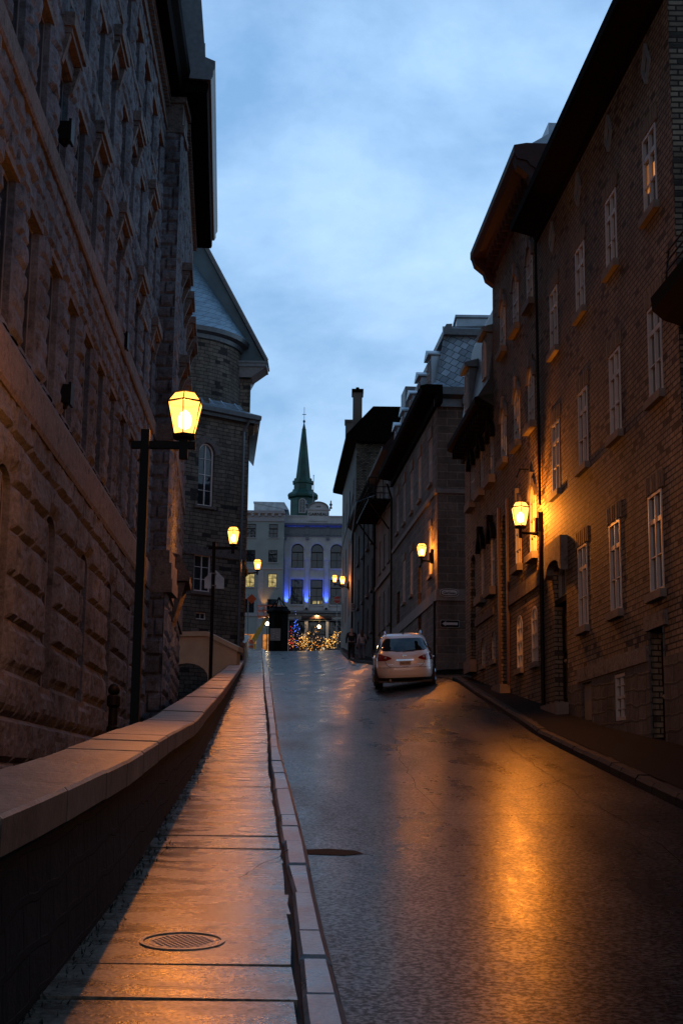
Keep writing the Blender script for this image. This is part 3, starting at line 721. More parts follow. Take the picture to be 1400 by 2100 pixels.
wall('wall', fp, PS, PE, -1.0, 22.0, pops, M['granite'], LB, reveal=.18, cell=.12, disp=rockdisp(.44, .85, .09, 15, .1, .03), n0=.0)
for s in (45.4, 48.2, 51.0, 53.4):
    for z0, z1 in ((8.5, 10.6), (12.6, 14.6), (15.9, 17.8), (19.3, 21.0)):
        window(fp, LB, s + .475, z0, .95, z1 - z0, 'bar', rec=.13, gm=M['glass_dark'], fm=M['greyframe'], t=.05, fd=.022, hood=('ped', .78, .70, .42, M['dressed']) if z0 > 9 and z0 < 19 else ('flat', .62, .3, .06, M['dressed']))
mb = MB()
extr(mb, fp, PS + .4, PE, [(-.3, 7.05), (.16, 7.05), (.16, 7.95), (-.3, 8.1)]); mb.w('string_course', M['dressed'], LB); mb = MB(); extr(mb, fp, PS + .4, PE, [(-.3, 11.75), (.12, 11.75), (.12, 12.3), (-.3, 12.35)])
mb.w('string_course', M['dressed'], LB); mb = MB(); extr(mb, fp, PS + .4, PE, [(-.3, 21.9), (.10, 21.9), (.10, 22.9), (-.3, 22.9)])
# side porch hood on the pavilion
mb.w('string_course', M['dressed'], LB); mb = MB()
extr(mb, fp, 45.9, 48.3, [(-.1, 7.9), (.62, 7.9), (.66, 8.05), (.30, 8.75), (-.1, 8.85)])
for s in (46.0, 47.95): extr(mb, fp, s, s + .22, [(-.05, 6.6), (.14, 6.6), (.5, 7.85), (-.05, 7.85)])
mb.w('porch_hood', M['dressed'], LB)
mb = MB()
extr(mb, fl, Ss, Se - .02, [(-.3, 22.0), (.14, 22.0), (.14, 22.12), (.06, 22.2), (.06, 22.95), (.22, 23.0), (.22, 23.1), (-.3, 23.1)])
s = Ss
while s < Se - .2: bx(mb, fl, s, s + .12, 22.74, 22.93, .06, .20); s += .26
mb.w('frieze', M['dressed'], LB); mb = MB()
s = PS + 1.4
while s < PE: bx(mb, fp, s, s + .12, 22.74, 22.93, .10, .24); s += .26
mb.w('frieze', M['dressed'], LB)
mb = MB()
extr(mb, fl, Ss, Se + .3, [(-.6, 23.1), (.55, 23.1), (.62, 23.32), (.80, 23.5), (.84, 23.75), (.2, 24.0), (-.6, 24.0)])
mb.w('eaves', M['darkwood'], LB); mb = MB()
x0, x1 = 1.02, 1.0
extr(mb, fp, PS - .5, PE + .6, [(-.6, 23.1), (.80, 23.1), (.84, 23.2), (.84, 23.42), (.6, 23.55), (-.6, 23.55)])
mb.w('eaves', M['darkwood'], LB)
mb = MB()
extr(mb, fp, PS - .62, PE + .75, [(-.6, 23.56), (.92, 23.50), (.98, 23.62), (.98, 23.80), (1.04, 23.9), (1.04, 24.15), (.72, 24.28), (.5, 26.6), (-.6, 26.6)])
extr(mb, fl, Ss, Se, [(-.6, 24.01), (.70, 23.86), (.78, 24.02), (.74, 24.16), (.34, 24.25), (.10, 27.3), (-.6, 27.3)])
for s in (16, 20.3, 24.6, 28.9, 33.2, 37.5):      # attic dormers standing above the gutter
    bx(mb, fl, s, s + 1.5, 24.3, 26.3, -.5, .34); extr(mb, fl, s - .15, s + 1.65, [(-.5, 26.3), (.46, 26.3), (.46, 26.48), (-.5, 26.7)])
for s in (44.6, 48, 51.5): bx(mb, fp, s, s + 1.6, 24.3, 26.2, -.3, .62)
mb.w('roof', M['zincpaint'], LB)
backbox('rear_wall', fl, Ss, PE, -1.5, 23.3, 14, M['granite'], LB)
# small dark floodlights fixed on the sill of the first floor
for i, (px, py, Y) in enumerate(((112, 277, 24.0), (128, 815, 25.4), (250, 704, 33.6))):
    p = at(px, py, Y); nm = ['uppermost boxy floodlight on the granite wall, above the higher stone band', 'boxy floodlight low on the granite wall, nearest the camera', 'boxy floodlight on the granite wall, farthest up the street'][i]
    s_ = Y; x = fl.P(Y, 0)[0]
    tt = thing('floodlight', nm, 'floodlight', (x, Y, p.z), 'floodlights on the granite wall')
    m_ = MB(); m_.box(.0, .20, -.13, .13, -.12, .22); m_.box(.19, .24, -.15, .15, -.16, .26); m_.l('housing', M['blackmetal'], tt)
    m_ = MB(); m_.tube((-.05, 0, -.05), (.12, 0, -.22), .03); m_.tube((.12, 0, -.22), (.16, 0, -.1), .03); m_.l('bracket', M['blackmetal'], tt)

# ------------------------------------------------------------------ sandstone garden wall with an arched gap
GW = thing('garden_wall', 'cream sandstone wall with sloping coping between building and parapet', 'wall', (-6, 60, PROF(60) - 1.7))
fg = F('P', p0=(-7.6, 60.4), p1=(-4.3, 59.6))
L_ = fg.len
prof_top = [(0, 7.65), (2.05, 7.60), (3.1, 7.02)]
mb = MB()
arc = [(.25 + .95 + .95 * math.cos(math.pi - math.pi * i / 10), 5.75 + .62 * math.sin(math.pi * i / 10)) for i in range(11)]
pts = [(0, 3.6), (.25, 3.6)] + arc + [(2.15, 3.6), (L_, 3.6), (L_, 6.85), (2.05, 7.5), (0, 7.5)]
P3 = [fg.P(s, z, 0) for s, z in pts]
mb.prism(P3, (-fg.n.x * .45, -fg.n.y * .45, 0)); mb.w('wall', M['garden'], GW)
mb = MB()
for (sa, za), (sb, zb) in (((-.05, 7.5), (2.05, 7.5)), ((2.05, 7.5), (L_ + .1, 6.82))):
    a, b = (lambda s, z: [fg.P(s, z, .1), fg.P(s, z + .2, .1), fg.P(s, z + .2, -.55), fg.P(s, z, -.55)]), 0
    A_, B_ = a(sa, za + .002), a(sb, zb + .002); mb.add(A_ + B_, [(0, 1, 2, 3), (7, 6, 5, 4), (0, 4, 5, 1), (1, 5, 6, 2), (2, 6, 7, 3), (3, 7, 4, 0)])
mb.w('coping', M['garden'], GW)

# ------------------------------------------------------------------ church with polygonal chancel and round drum
CH = thing('stone_church', 'limestone church with round drum, tin cone roof and steep gable behind the street lamp', 'church', (-7, 74, PROF(74)))
C0 = Vector((-4.9, 72.0)); dr = Vector((1.28, 1)).normalized(); P0 = C0 - dr * 7.5
fc = F('P', p0=P0, p1=C0); Lc = fc.len
def onfc(px, py):   # photograph point carried onto the chancel face
    a = at(px, py, 1.0); d = Vector((a.x, 1)); k = fc.d.x * d.y - fc.d.y * d.x
    s = (fc.o.y * d.x - fc.o.x * d.y) / k; Y = fc.o.y + s * fc.d.y; return s, at(px, py, Y).z
wu = onfc(405, 1035), onfc(437, 1040), onfc(421, 908); wl = onfc(397, 1208), onfc(431, 1218), onfc(434, 1140); ws = onfc(402, 1268), onfc(423, 1272), onfc(423, 1257)
def mkop(t, kind=None):
    a, b = t[0][0], t[1][0]; z0 = (t[0][1] + t[1][1]) / 2; return [a, b, z0, t[2][1]] + (kind or ['r'])
ou, ol, os_ = mkop(wu, ['a', (wu[1][0] - wu[0][0]) / 2 * 1.15]), mkop(wl), mkop(ws)
ztop = onfc(503, 868)[1]
wall('wall', fc, 0, Lc, 5.5, ztop, [ou, ol, os_], M['church'], CH, reveal=.3)
fs = F('P', p0=C0, p1=(-5.85, 84)); wall('wall', fs, 0, fs.len, 5.5, ztop, [], M['church'], CH)
window(fc, CH, (ou[0] + ou[1]) / 2, ou[2], ou[1] - ou[0], ou[3] - ou[2], 'tall', 'a', ou[5], rec=.2, t=.08, fm=M['whitebright'], sill=(.62, .14, .10), hood=('arch', .34, .0, .04, M['dressed']), label='tall arched twin-light window')
window(fc, CH, (ol[0] + ol[1]) / 2, ol[2], ol[1] - ol[0], ol[3] - ol[2], 'six', rec=.16, t=.07, fm=M['whitebright'], sill=(.66, .16, .08))
window(fc, CH, (os_[0] + os_[1]) / 2, os_[2], os_[1] - os_[0], os_[3] - os_[2], 'plain', rec=.16, t=.05, fm=M['whitebright'], label='small two-light cellar window')
zb = onfc(503, 1150)[1]
mb = MB(); bx(mb, fc, 0, Lc, zb, zb + .45, .0, .05); bx(mb, fs, 0, fs.len, zb, zb + .45, 0, .05); mb.w('string_course', M['dressed'], CH)
mb = MB()
prof = [(-.1, ztop - .02), (.30, ztop - .02), (.34, ztop + .12), (.52, ztop + .16), (.56, ztop + .36), (.5, ztop + .40), (-.1, ztop + .40)]
extr(mb, fc, -.2, Lc + .45, prof); extr(mb, fs, -.3, 2.6, prof); mb.w('cornice', M['zincpaint'], CH)
# lean-to roof of the chancel rising to the drum
Cc = Vector((-9.45, 77.6)); Rd = 3.7
mb = MB()
zt = ztop + .41; a = Vector(fc.P(-.5, zt, .5)); b = Vector(fc.P(Lc + .45, zt, .5)); c_ = Vector(fs.P(fs.len, zt, .5)); t1 = Vector((Cc.x - 3.5, Cc.y - 2.5, zt + 2.4)); t2 = Vector((Cc.x + 2.6, Cc.y - 1.5, zt + 1.7)); t3 = Vector((-6.3, 84, zt + 1.2))
mb.add([a, b, c_, t1, t2, t3], [(0, 1, 4, 3), (1, 2, 5, 4)]); mb.w('lower_roof', M['zinc'], CH)
mb = MB()
for s0, s1 in ((3.1, 4.55), (4.85, 6.9)):
    for j in range(4): mb.tube(fc.P(s0 + j * .1, zt + .16 + j * .11, .36 - j * .16), fc.P(s1 + j * .05, zt + .16 + j * .11, .36 - j * .16), .018, n=5)
    for s in (s0 + .3, (s0 + s1) / 2, s1 - .2): mb.tube(fc.P(s, zt + .08, .40), fc.P(s, zt + .58, -.16), .02, n=5)
mb.w('snow_guard', M['zinc'], CH)
# drum
N = 48; V, U = [], []
zd0, zd1 = zt - .3, 25.4
for k in range(N + 1):
    t = 2 * math.pi * k / N
    for z in (zd0, zd1): V.append((Cc.x + Rd * math.cos(t), Cc.y + Rd * math.sin(t), z)); U.append((Rd * t, z))
wobj('drum_wall', V, [(2 * k, 2 * k + 2, 2 * k + 3, 2 * k + 1) for k in range(N)], M['church'], CH, uv=U)
mb = MB(); mb.lathe(Cc.x, Cc.y, [(Rd - .05, zd1 - .25), (Rd + .10, zd1 - .2), (Rd + .14, zd1 + .02), (Rd + .42, zd1 + .12), (Rd + .46, zd1 + .36), (Rd + .3, zd1 + .42)], 48); mb.w('drum_cornice', M['zincpaint'], CH, smooth=False)
V, U = [], []
for k in range(N + 1):
    t = 2 * math.pi * k / N
    V.append((Cc.x + (Rd + .44) * math.cos(t), Cc.y + (Rd + .44) * math.sin(t), zd1 + .37)); U.append(((Rd + .4) * t, 0)); V.append((Cc.x + .05 * math.cos(t), Cc.y + .05 * math.sin(t), zd1 + 6.5)); U.append(((Rd + .4) * t * .5, 7.4))
wobj('cone_roof', V, [(2 * k, 2 * k + 2, 2 * k + 3, 2 * k + 1) for k in range(N)], M['slate'], CH, uv=U)
# nave body with a steep gable facing down the street
yn = 77.2; xr = at(514, 800, yn).x; ze = at(515, 768, yn).z; tipx = at(549, 745, yn); apx = at(401, 466, yn)
slope = (apx.z - tipx.z) / (tipx.x - apx.x); ridx = -11.2; ridz = tipx.z + slope * (tipx.x - ridx)
fn = F('P', p0=(2 * ridx - xr, yn), p1=(xr, yn)); wall('wall', fn, 0, fn.len, 5.5, ze, [], M['church'], CH)
fe = F('P', p0=(xr, yn), p1=(xr - 4.6, 97)); wall('wall', fe, 0, fe.len, 5.5, ze, [], M['church'], CH)
mb = MB(); mb.add([(2 * ridx - tipx.x, yn, tipx.z - .12), (tipx.x - .02, yn, tipx.z - .12), (ridx, yn, ridz - .12)], [(0, 1, 2)]); mb.w('gable', M['slatedark'], CH)
mb = MB()
yf = yn - .45; e = tipx.x; z0 = tipx.z
for th, yy0, yy1, dz, nm in ((.10, yf, 98, 0, 0),):
    mb.add([(e, yy0, z0), (ridx, yy0, ridz), (ridx - 4.6, yy1, ridz), (e - 4.6, yy1, z0), (e - .02, yy0, z0 - th), (ridx, yy0, ridz - th), (ridx - 4.6, yy1, ridz - th), (e - 4.62, yy1, z0 - th)],
           [(0, 1, 2, 3), (0, 4, 5, 1), (0, 3, 7, 4)])
    sb = MB().add([(e - .02, yy0, z0 - th), (ridx, yy0, ridz - th), (ridx - 4.6, yy1, ridz - th), (e - 4.62, yy1, z0 - th)], [(0, 3, 2, 1)]); sb.w('soffit', M['slatedark'], CH)
    mb.add([(2 * ridx - e, yy0, z0), (ridx, yy0, ridz), (ridx - 4.6, yy1, ridz), (2 * ridx - e - 4.6, yy1, z0)], [(3, 2, 1, 0)])
mb.w('nave_roof', M['slate'], CH)
mb = MB()
d = Vector((ridx - e, 0, ridz - z0)).normalized(); nn_ = Vector((d.z, 0, -d.x))
if nn_.x < 0: nn_ = -nn_
for y0_, y1_, o0, o1 in ((yf - .10, yf - .004, -.16, .04), (yf - .20, yf - .102, -.05, .07)):
    a = Vector((e, 0, z0)); b = Vector((ridx, 0, ridz)); P_ = [a + nn_ * o0 * .7, a + nn_ * o1, b + nn_ * o1, b + nn_ * o0]
    mb.prism([(p.x, y0_, p.z) for p in P_], (0, y1_ - y0_, 0))
mb.w('verge_board', M['zincpaint'], CH)
mb = MB()   # eaves box and soffit at the gable's foot
zz0 = z0 - .02
mb.hexa([(ridx, yf + .12, ze - .25), (xr + .05, yf + .12, ze - .25), (xr + .05, yn + 1.2, ze - .25), (ridx, yn + 1.2, ze - .25), (ridx, yf + .06, zz0 - .32), (e - .10, yf + .06, zz0 - .32), (e - .10, yn + 1.2, zz0 - .32), (ridx, yn + 1.2, zz0 - .32)])
mb.box(ridx, e - .02, yf - .04, yn + 1.2, zz0 - .318, zz0 - .12); mb.box(ridx, e + .05, yf - .10, yn + 1.2, zz0 - .118, zz0)
mb.w('eaves', M['zincpaint'], CH)
# rain pipe down the chancel corner
mb = MB(); mb.path([fc.P(Lc - .2, ztop + .1, .45), fc.P(Lc - .35, ztop - .5, .12), fc.P(Lc - .35, 7.5, .12)], .06, 8); mb.w('drainpipe', M['zincpaint'], CH)
# ------------------------------------------------------------------ right side: brick row
fr_ = F('R', 6.1, -.0566)
def door(f, par, s0, s1, z0, z1, m, rec=.18, panels=2, label=None, transom=None):
    w = s1 - s0; mb = MB(); h = z1 - z0
    mb.box(-w / 2, w / 2, -.05, 0, 0, h)
    for i in range(2):
        for j in range(panels):
            x0 = -w / 2 + .06 + i * w / 2; zz = .12 + j * (h - .16) / panels
            mb.box(x0, x0 + w / 2 - .12, .002, .03, zz, zz + (h - .16) / panels - .10)
    P = Vector(f.P((s0 + s1) / 2, z0, -rec)) - wloc(par)
    o = mb.l('door', m, par, P, f.rz)
    if label: o['label'] = label
    k = MB(); k.lathe(0, 0, [(.012, 0), (.035, .02), (.035, .05), (.01, .07)], 8); kb = k.l('handle', M['iron'], o, (.06, .04, h * .42)); kb.rotation_euler = (R(-90), 0, 0)
    return o
def soldier(mb, f, s0, s1, z, h=.30, n=9):   # a row of bricks standing on end over an opening
    w = (s1 - s0 + .24) / n
    for i in range(n):
        a = s0 - .12 + i * w; bx(mb, f, a + .008, a + w - .008, z + .01 + .012 * (i % 2), z + h, .002, .022 + .006 * (i % 3))
SILL = (.46, .13, .10)
# --- first brick house
HA = thing('brick_house', 'tall buff brick house with kite-shaped attic windows beside the near right pavement', 'house', (5, 25, PROF(25)))
s0, s1 = 20.2, 30.45
cs = [21.42, 23.95, 26.42, 28.92]; cw = .74
ops = []
for c in cs: ops += [(c - cw / 2, c + cw / 2, 10.52, 11.88), (c - cw / 2, c + cw / 2, 7.46, 8.97), (c - .23, c + .23, 12.72, 13.44, 'k')]
for c in cs[:3]: ops.append((c + .27 - cw / 2, c + .27 + cw / 2, 4.42, 5.99))
dop = (28.2, 29.4, 3.12, 5.98, 'a', .16); ops.append(dop)
b1 = (23.68, 24.40, 2.57, 3.37); b2 = (26.08, 26.88, 2.60, 3.38); d2 = (21.4, 22.2, 2.12, 3.88); ops += [b1, b2, d2]
wall('wall', fr_, s0, s1, 0, 13.62, ops, M['brick'], HA, reveal=.2)
for c in cs:
    window(fr_, HA, c, 10.54, cw, 1.34, 'casement', sill=SILL, rec=.05, t=.045, gm=M['glass_blind'] if c in (cs[2],) else None)
    window(fr_, HA, c, 7.48, cw, 1.49, 'casement', sill=SILL, rec=.05, t=.045, gm=M['glass_blind'] if c in (cs[1],) else None)
    k = window(fr_, HA, c, 12.72, .46, .72, 'none', 'k', rec=.02, t=.05, fm=M['greyframe'], name='attic_window')
for c in cs[:3]: window(fr_, HA, c + .27, 4.44, cw, 1.55, 'casement', sill=SILL, rec=.05, t=.045)
# orange curtain in the nearest top-floor window
mb = MB(); c = cs[0]
bx(mb, fr_, c - .02, c + .29, 10.95, 11.42, -.038, -.028); bx(mb, fr_, c - .27, c - .08, 11.02, 11.32, -.038, -.028)
cu = mb.w('lit_curtain', M['lit_orange'], HA)
for c, z in [(c, 11.88) for c in cs] + [(c, 8.97) for c in cs] + [(c + .27, 5.99) for c in cs[:3]]:
    mb = MB(); soldier(mb, fr_, c - cw / 2, c + cw / 2, z); mb.w('brick_lintel', M['brickplain'], HA)
door(fr_, HA, 28.2, 29.4, 3.12, 5.15, M['blackmetal'], label='dark panelled door under a stone arch')
mb = MB(); bx(mb, fr_, 28.2, 29.4, 5.15, 5.27, -.19, -.02); mb.w('transom_bar', M['darkwood'], HA)
window(fr_, HA, 28.8, 5.28, 1.2, .68, 'plain', 'a', .16, rec=.17, t=.05, fm=M['greyframe'], label='arched fanlight over the door', name='fanlight')
mb = MB()   # stone hood over the door
N = 8; P_ = [(28.0, 5.72), (28.0, 6.42), (29.62, 6.42), (29.62, 5.72), (29.42, 5.80)] + [(28.8 + .6 * math.cos(math.pi * i / N), 5.84 + .17 * math.sin(math.pi * i / N)) for i in range(N + 1)] + [(28.18, 5.80)]
A_ = [fr_.P(s, z, .003) for s, z in P_]; B_ = [fr_.P(s, z, .16) for s, z in P_]; n = len(P_)
mb.add(A_ + B_, [tuple(range(n)), tuple(range(n, 2 * n))[::-1]] + [(i, (i + 1) % n, n + (i + 1) % n, n + i) for i in range(n)]); mb.w('door_hood', M['dressed'], HA)
mb = MB(); s = 22.3
while s < 27.2: e = min(s + .62, 27.2); bx(mb, fr_, s + .006, e - .006, 3.42, 3.67, .002, .05); s = e
mb.w('stone_course', M['dressed'], HA); mb = MB(); bx(mb, fr_, 21.2, 22.4, 3.89, 4.12, .002, .05); mb.w('door_lintel', M['dressed'], HA)
bf = F('R', 6.1, -.0566)
wall('plinth', fr_, s0, 28.1, 0, 3.41, [b1, b2, (21.4, 22.2, 0, 3.88)], M['darkstone'], HA, reveal=.1, n0=.035)
window(fr_, HA, 24.04, 2.58, .72, .78, 'sash4', rec=.05, t=.06)
mb = MB(); bx(mb, fr_, 26.08, 26.88, 2.60, 3.38, -.12, -.02); bx(mb, fr_, 26.2, 26.76, 2.68, 3.30, -.019, .01); o = mb.w('cellar_hatch', M['ochre_wall'], HA)
door(fr_, HA, 21.4, 22.2, 2.12, 3.86, M['darkwood'], label='narrow dark cellar door')
mb = MB(); bx(mb, fr_, 28.0, 29.6, 2.6, 3.1, -.2, .28); mb.w('door_step', M['sill'], HA)
mb = MB()
extr(mb, fr_, 20.2, 30.62, [(-.2, 13.62), (.06, 13.62), (.10, 13.75), (.52, 13.86), (.60, 13.86), (.62, 14.02), (.5, 14.08), (-.2, 14.3)])
mb.w('eaves', M['darkwood'], HA)
mb = MB(); extr(mb, fr_, 20.2, 30.5, [(.5, 14.09), (-3.5, 16.2), (-8, 14.2), (-8, 13.7), (.3, 13.9)]); mb.w('roof', M['zincpaint'], HA)
fe2 = F('P', p0=(fr_.P(20.2, 0)[0], 20.2), p1=(fr_.P(20.2, 0)[0] + 8, 20.2)); wall('gable_wall', fe2, 0, 8, 0, 15.0, [(.18, .95, 8.6, 9.62)], M['brick_side'], HA)
window(fe2, HA, .56, 8.62, .77, 1.0, 'sash', rec=.1, label='small side window above the neighbour roof')
backbox('rear_wall', fr_, s0, s1, 0, 13.7, 8, M['brick'], HA)
# rain pipe between the two houses
mb = MB(); mb.path([fr_.P(30.42, 6.9, .05), fr_.P(30.42, 3.0, .05)], .045, 8); mb.path([fr_.P(30.42, 13.6, .08), fr_.P(30.42, 7.5, .06)], .03, 6); mb.w('drainpipe', M['blackmetal'], HA)
# --- low neighbour at the right edge of the frame
HN = thing('neighbour_house', 'dark low house with broad bracketed eaves at the right edge of the picture', 'house', (5.8, 14, PROF(14)))
fq = F('R', 6.28, -.0566)
wall('wall', fq, 2, 20.15, -1, 8.0, [(17.4, 18.3, 4.4, 6.2), (14.4, 15.3, 4.4, 6.2), (11, 11.9, 4.4, 6.2)], M['darkstone'], HN, reveal=.15)
for s in (17.4, 14.4, 11): window(fq, HN, s + .45, 4.4, .9, 1.8, 'sash', sill=SILL)
mb = MB(); extr(mb, fq, 2, 20.17, [(-.2, 8.0), (.10, 8.0), (.16, 8.2), (.42, 8.28), (.58, 8.42), (.60, 8.62), (.2, 8.78), (-.2, 8.8)]); mb.w('eaves', M['darkwood'], HN)
mb = MB(); extr(mb, fq, 2, 20.12, [(.55, 8.66), (-.1, 8.90), (-5, 10.2), (-5, 8.7)]); mb.w('roof', M['zincpaint'], HN)
mb = MB()
for dz in (.0, .16, .32): mb.tube(fq.P(12, 8.95 + dz, .42 - dz * .1), fq.P(20.0, 8.95 + dz, .42 - dz * .1), .016, n=5)
for s in (12, 14, 16, 18, 19.9): mb.tube(fq.P(s, 8.66, .45), fq.P(s, 9.3, .38), .016, n=5)
mb.w('snow_guard', M['blackmetal'], HN)
backbox('rear_wall', fq, 2, 20.15, -1, 8.6, 7, M['darkstone'], HN)
# --- second house: round-arched windows under a bracketed oxblood cornice
HB = thing('arched_brick_house', 'buff brick house with round-arched windows and oxblood bracketed cornice, behind the brightest right-hand lamp', 'house', (4.2, 33.5, PROF(33)))
s0, s1 = 30.45, 36.8; cB = [31.50, 33.32, 35.18]; wB = .70; ra = .30
ops = []; rows = [(12.48, 13.82), (9.58, 10.93)]
for c in cB:
    for z0, z1 in rows: ops.append((c - wB / 2, c + wB / 2, z0, z1, 'a', ra))
for c in cB[:2]: ops += [(c - wB / 2, c + wB / 2, 6.58, 8.16, 'a', ra), (c - wB / 2, c + wB / 2, 4.15, 5.42, 'a', .28)]
ops.append((34.78, 35.92, 3.9, 8.2, 'a', .42))
wall('wall', fr_, s0, s1, 1, 15.36, ops, M['brick'], HB, reveal=.22)
for c in cB:
    for z0, z1 in rows: window(fr_, HB, c, z0, wB, z1 - z0, 'sash4', 'a', ra, rec=.05, t=.05, sill=(.47, .16, .14), hood=('arch', .15, .12, .06, M['sill']))
for c in cB[:2]:
    window(fr_, HB, c, 6.59, wB, 1.57, 'sash4', 'a', ra, rec=.05, t=.05, sill=(.47, .16, .14), hood=('arch', .15, .12, .06, M['sill']))
    window(fr_, HB, c, 4.16, wB, 1.26, 'sash4', 'a', .28, rec=.06, t=.05, sill=(.42, .12, .08))
door(fr_, HB, 34.78, 35.92, 3.95, 6.2, M['reddoor'], rec=.18, panels=3, label='tall oxblood double door in an arched recess')
window(fr_, HB, 35.35, 6.3, 1.14, 1.9, 'six', 'a', .42, rec=.18, t=.07, fm=M['reddoor'], name='fanlight', label='tall arched fanlight above the oxblood door')
mb = MB(); bx(mb, fr_, 34.66, 34.78, 3.9, 8.5, .002, .06); bx(mb, fr_, 35.92, 36.04, 3.9, 8.5, .002, .06); mb.w('door_surround', M['reddoor'], HB)
mb = MB(); s = 30.6
while s < 34.65: e = min(s + .8, 34.65); bx(mb, fr_, s + .006, e - .006, 5.78, 6.12, .002, .05); s = e
mb.w('stone_course', M['dressed'], HB); mb = MB(); bx(mb, fr_, 34.7, 36.0, 3.6, 3.9, -.2, .25); mb.w('door_step', M['sill'], HB)
mb = MB()
extr(mb, fr_, 30.2, 36.95, [(-.2, 15.0), (.08, 15.0), (.10, 15.25), (.20, 15.30), (.28, 15.42), (.50, 15.46), (.58, 15.60), (.58, 15.78), (.3, 15.84), (-.2, 15.84)])
for s in (30.25, 36.55):
    mb.prism([fr_.P(s, 14.75, .0), fr_.P(s, 14.9, .2), fr_.P(s, 15.1, .26), fr_.P(s, 15.3, .5), fr_.P(s, 15.5, .56), fr_.P(s, 15.5, 0)], (-.0566 * .3, .3, 0))
s = 30.7
while s < 36.4: bx(mb, fr_, s, s + .10, 15.12, 15.44, .04, .26); s += .42
mb.w('cornice', M['redwood'], HB)
mb = MB(); extr(mb, fr_, 30.46, 36.8, [(.3, 15.85), (-.9, 16.6), (-7.5, 16.6), (-7.5, 15.4), (.1, 15.4)]); bx(mb, fr_, 30.6, 31.5, 15.9, 16.55, -.9, -.3); mb.w('roof', M['zinc'], HB)
backbox('rear_wall', fr_, s0, s1, 1, 15.3, 8, M['brick'], HB)
# iron sign bracket beside the lamp
mb = MB(); mb.path([fr_.P(31.9, 8.62, .02), fr_.P(31.9, 8.62, .22), fr_.P(31.9, 8.42, .30)], .018, 5); mb.w('wall_hook', M['blackmetal'], HB)
# --- third house: lower, mansard and dormers
HC = thing('mansard_brick_house', 'lower buff brick house with dormered mansard on the street corner', 'house', (3.9, 39.5, PROF(39)))
s0, s1 = 36.8, 42.1
ops = []
cols = [(37.12, .72, 'w'), (38.85, .62, 'w'), (40.6, .85, 'w')]
for c, w, k in cols: ops += [(c - w / 2, c + w / 2, 9.53, 10.88, 'a', .30)]
for c, w, k in cols[:2]: ops += [(c - w / 2, c + w / 2, 6.56, 8.14, 'a', .30), (c - .37, c + .37, 4.68, 5.43, 'a', .28)]
ops.append((40.1, 41.1, 4.95, 8.0, 'a', .3))
wall('wall', fr_, s0, s1, 2, 11.4, ops, M['brick'], HC, reveal=.24)
for c, w, k in cols: window(fr_, HC, c, 9.54, w, 1.34, 'sash4', 'a', .30, rec=.09, t=.05, sill=(.52, .22, .18), hood=('arch', .17, .18, .12, M['darkwood']), fm=M['white'])
for c, w, k in cols[:2]:
    window(fr_, HC, c, 6.57, w, 1.57, 'sash4', 'a', .30, rec=.09, t=.05, sill=(.52, .22, .18), hood=('arch', .17, .18, .12, M['darkwood']))
    window(fr_, HC, c, 4.69, .74, .74, 'sash4', 'a', .28, rec=.1, t=.05, sill=(.42, .12, .06))
door(fr_, HC, 40.1, 41.1, 5.0, 7.0, M['blackmetal'], rec=.2, label='dark street door near the corner')
window(fr_, HC, 40.6, 7.08, 1.0, .92, 'plain', 'a', .3, rec=.2, t=.05, name='fanlight')
mb = MB(); bx(mb, fr_, 36.9, 40.0, 5.85, 6.05, .002, .05); mb.w('stone_course', M['dressed'], HC); mb = MB(); bx(mb, fr_, 40.0, 41.2, 4.6, 4.95, -.2, .2); mb.w('door_step', M['sill'], HC)
mb = MB()
extr(mb, fr_, 36.82, 42.4, [(-.2, 11.1), (.07, 11.1), (.10, 11.38), (.40, 11.45), (.50, 11.50), (.50, 11.68), (.1, 11.78), (-.2, 11.78)])
s = 36.95
while s < 42.2: bx(mb, fr_, s, s + .10, 11.15, 11.44, .03, .40); s += .45
mb.w('eaves', M['darkwood'], HC)
mb = MB()
extr(mb, fr_, 36.82, 42.2, [(.42, 11.7), (.10, 12.2), (-.25, 14.6), (-.35, 14.85), (-6.5, 15.3), (-6.5, 11.4), (-.1, 11.4)]); mb.w('roof', M['shingle'], HC)
for i, s in enumerate((37.45, 40.75)):
    mb = MB(); extr(mb, fr_, s - .42, s + .42, [(-.5, 11.9), (.12, 11.9), (.12, 13.55), (-.5, 13.55)]); extr(mb, fr_, s - .52, s + .52, [(-.6, 13.56), (.26, 13.56), (.28, 13.68), (-.6, 13.95)])
    dmr = mb.w('dormer', M['zincpaint'], HC); window(fr_, HC, s, 12.35, .52, 1.1, 'sash4', 'a', .24, rec=-.10, t=.04, name='dormer_window')
fe3 = F('P', p0=fr_.P(42.1, 0)[:2], p1=(fr_.P(42.1, 0)[0] + 8, 42.3)); backbox('rear_wall', fr_, s0, s1, 2, 11.5, 8, M['brick'], HC)

# ------------------------------------------------------------------ sandstone house with tin mansard beyond the side street
fb = F('R', 7.321, -.0752)
HD = thing('sandstone_house', 'rock-faced brown stone house with silvery dormered mansard and street signs', 'house', (3.4, 57, PROF(57)))
s0, s1 = 51.0, 65.4
cols = [52.72, 55.85, 58.35, 60.95, 63.45]; wd = .72
ops = []
for c in cols: ops += [(c - wd / 2, c + wd / 2, 12.62, 14.38), (c - wd / 2, c + wd / 2, 9.12, 10.95)]
ops[3] = (cols[1] - .5, cols[1] + .5, 6.6, 10.0); ops += [(62.5, 63.6, 7.2, 9.9)]
ops = [o for o in ops if not (o[2] == 9.12 and abs(o[0] - (cols[4] - wd / 2)) < .01)]
wall('wall', fb, s0, s1, 3, 15.52, ops, M['rockface'], HD, reveal=.2)
for c in cols: window(fb, HD, c, 12.64, wd, 1.74, 'sash', rec=.07, t=.05, sill=(.46, .12, .1), hood=('flat', .5, .42, .05, M['rockface']), fm=M['white'])
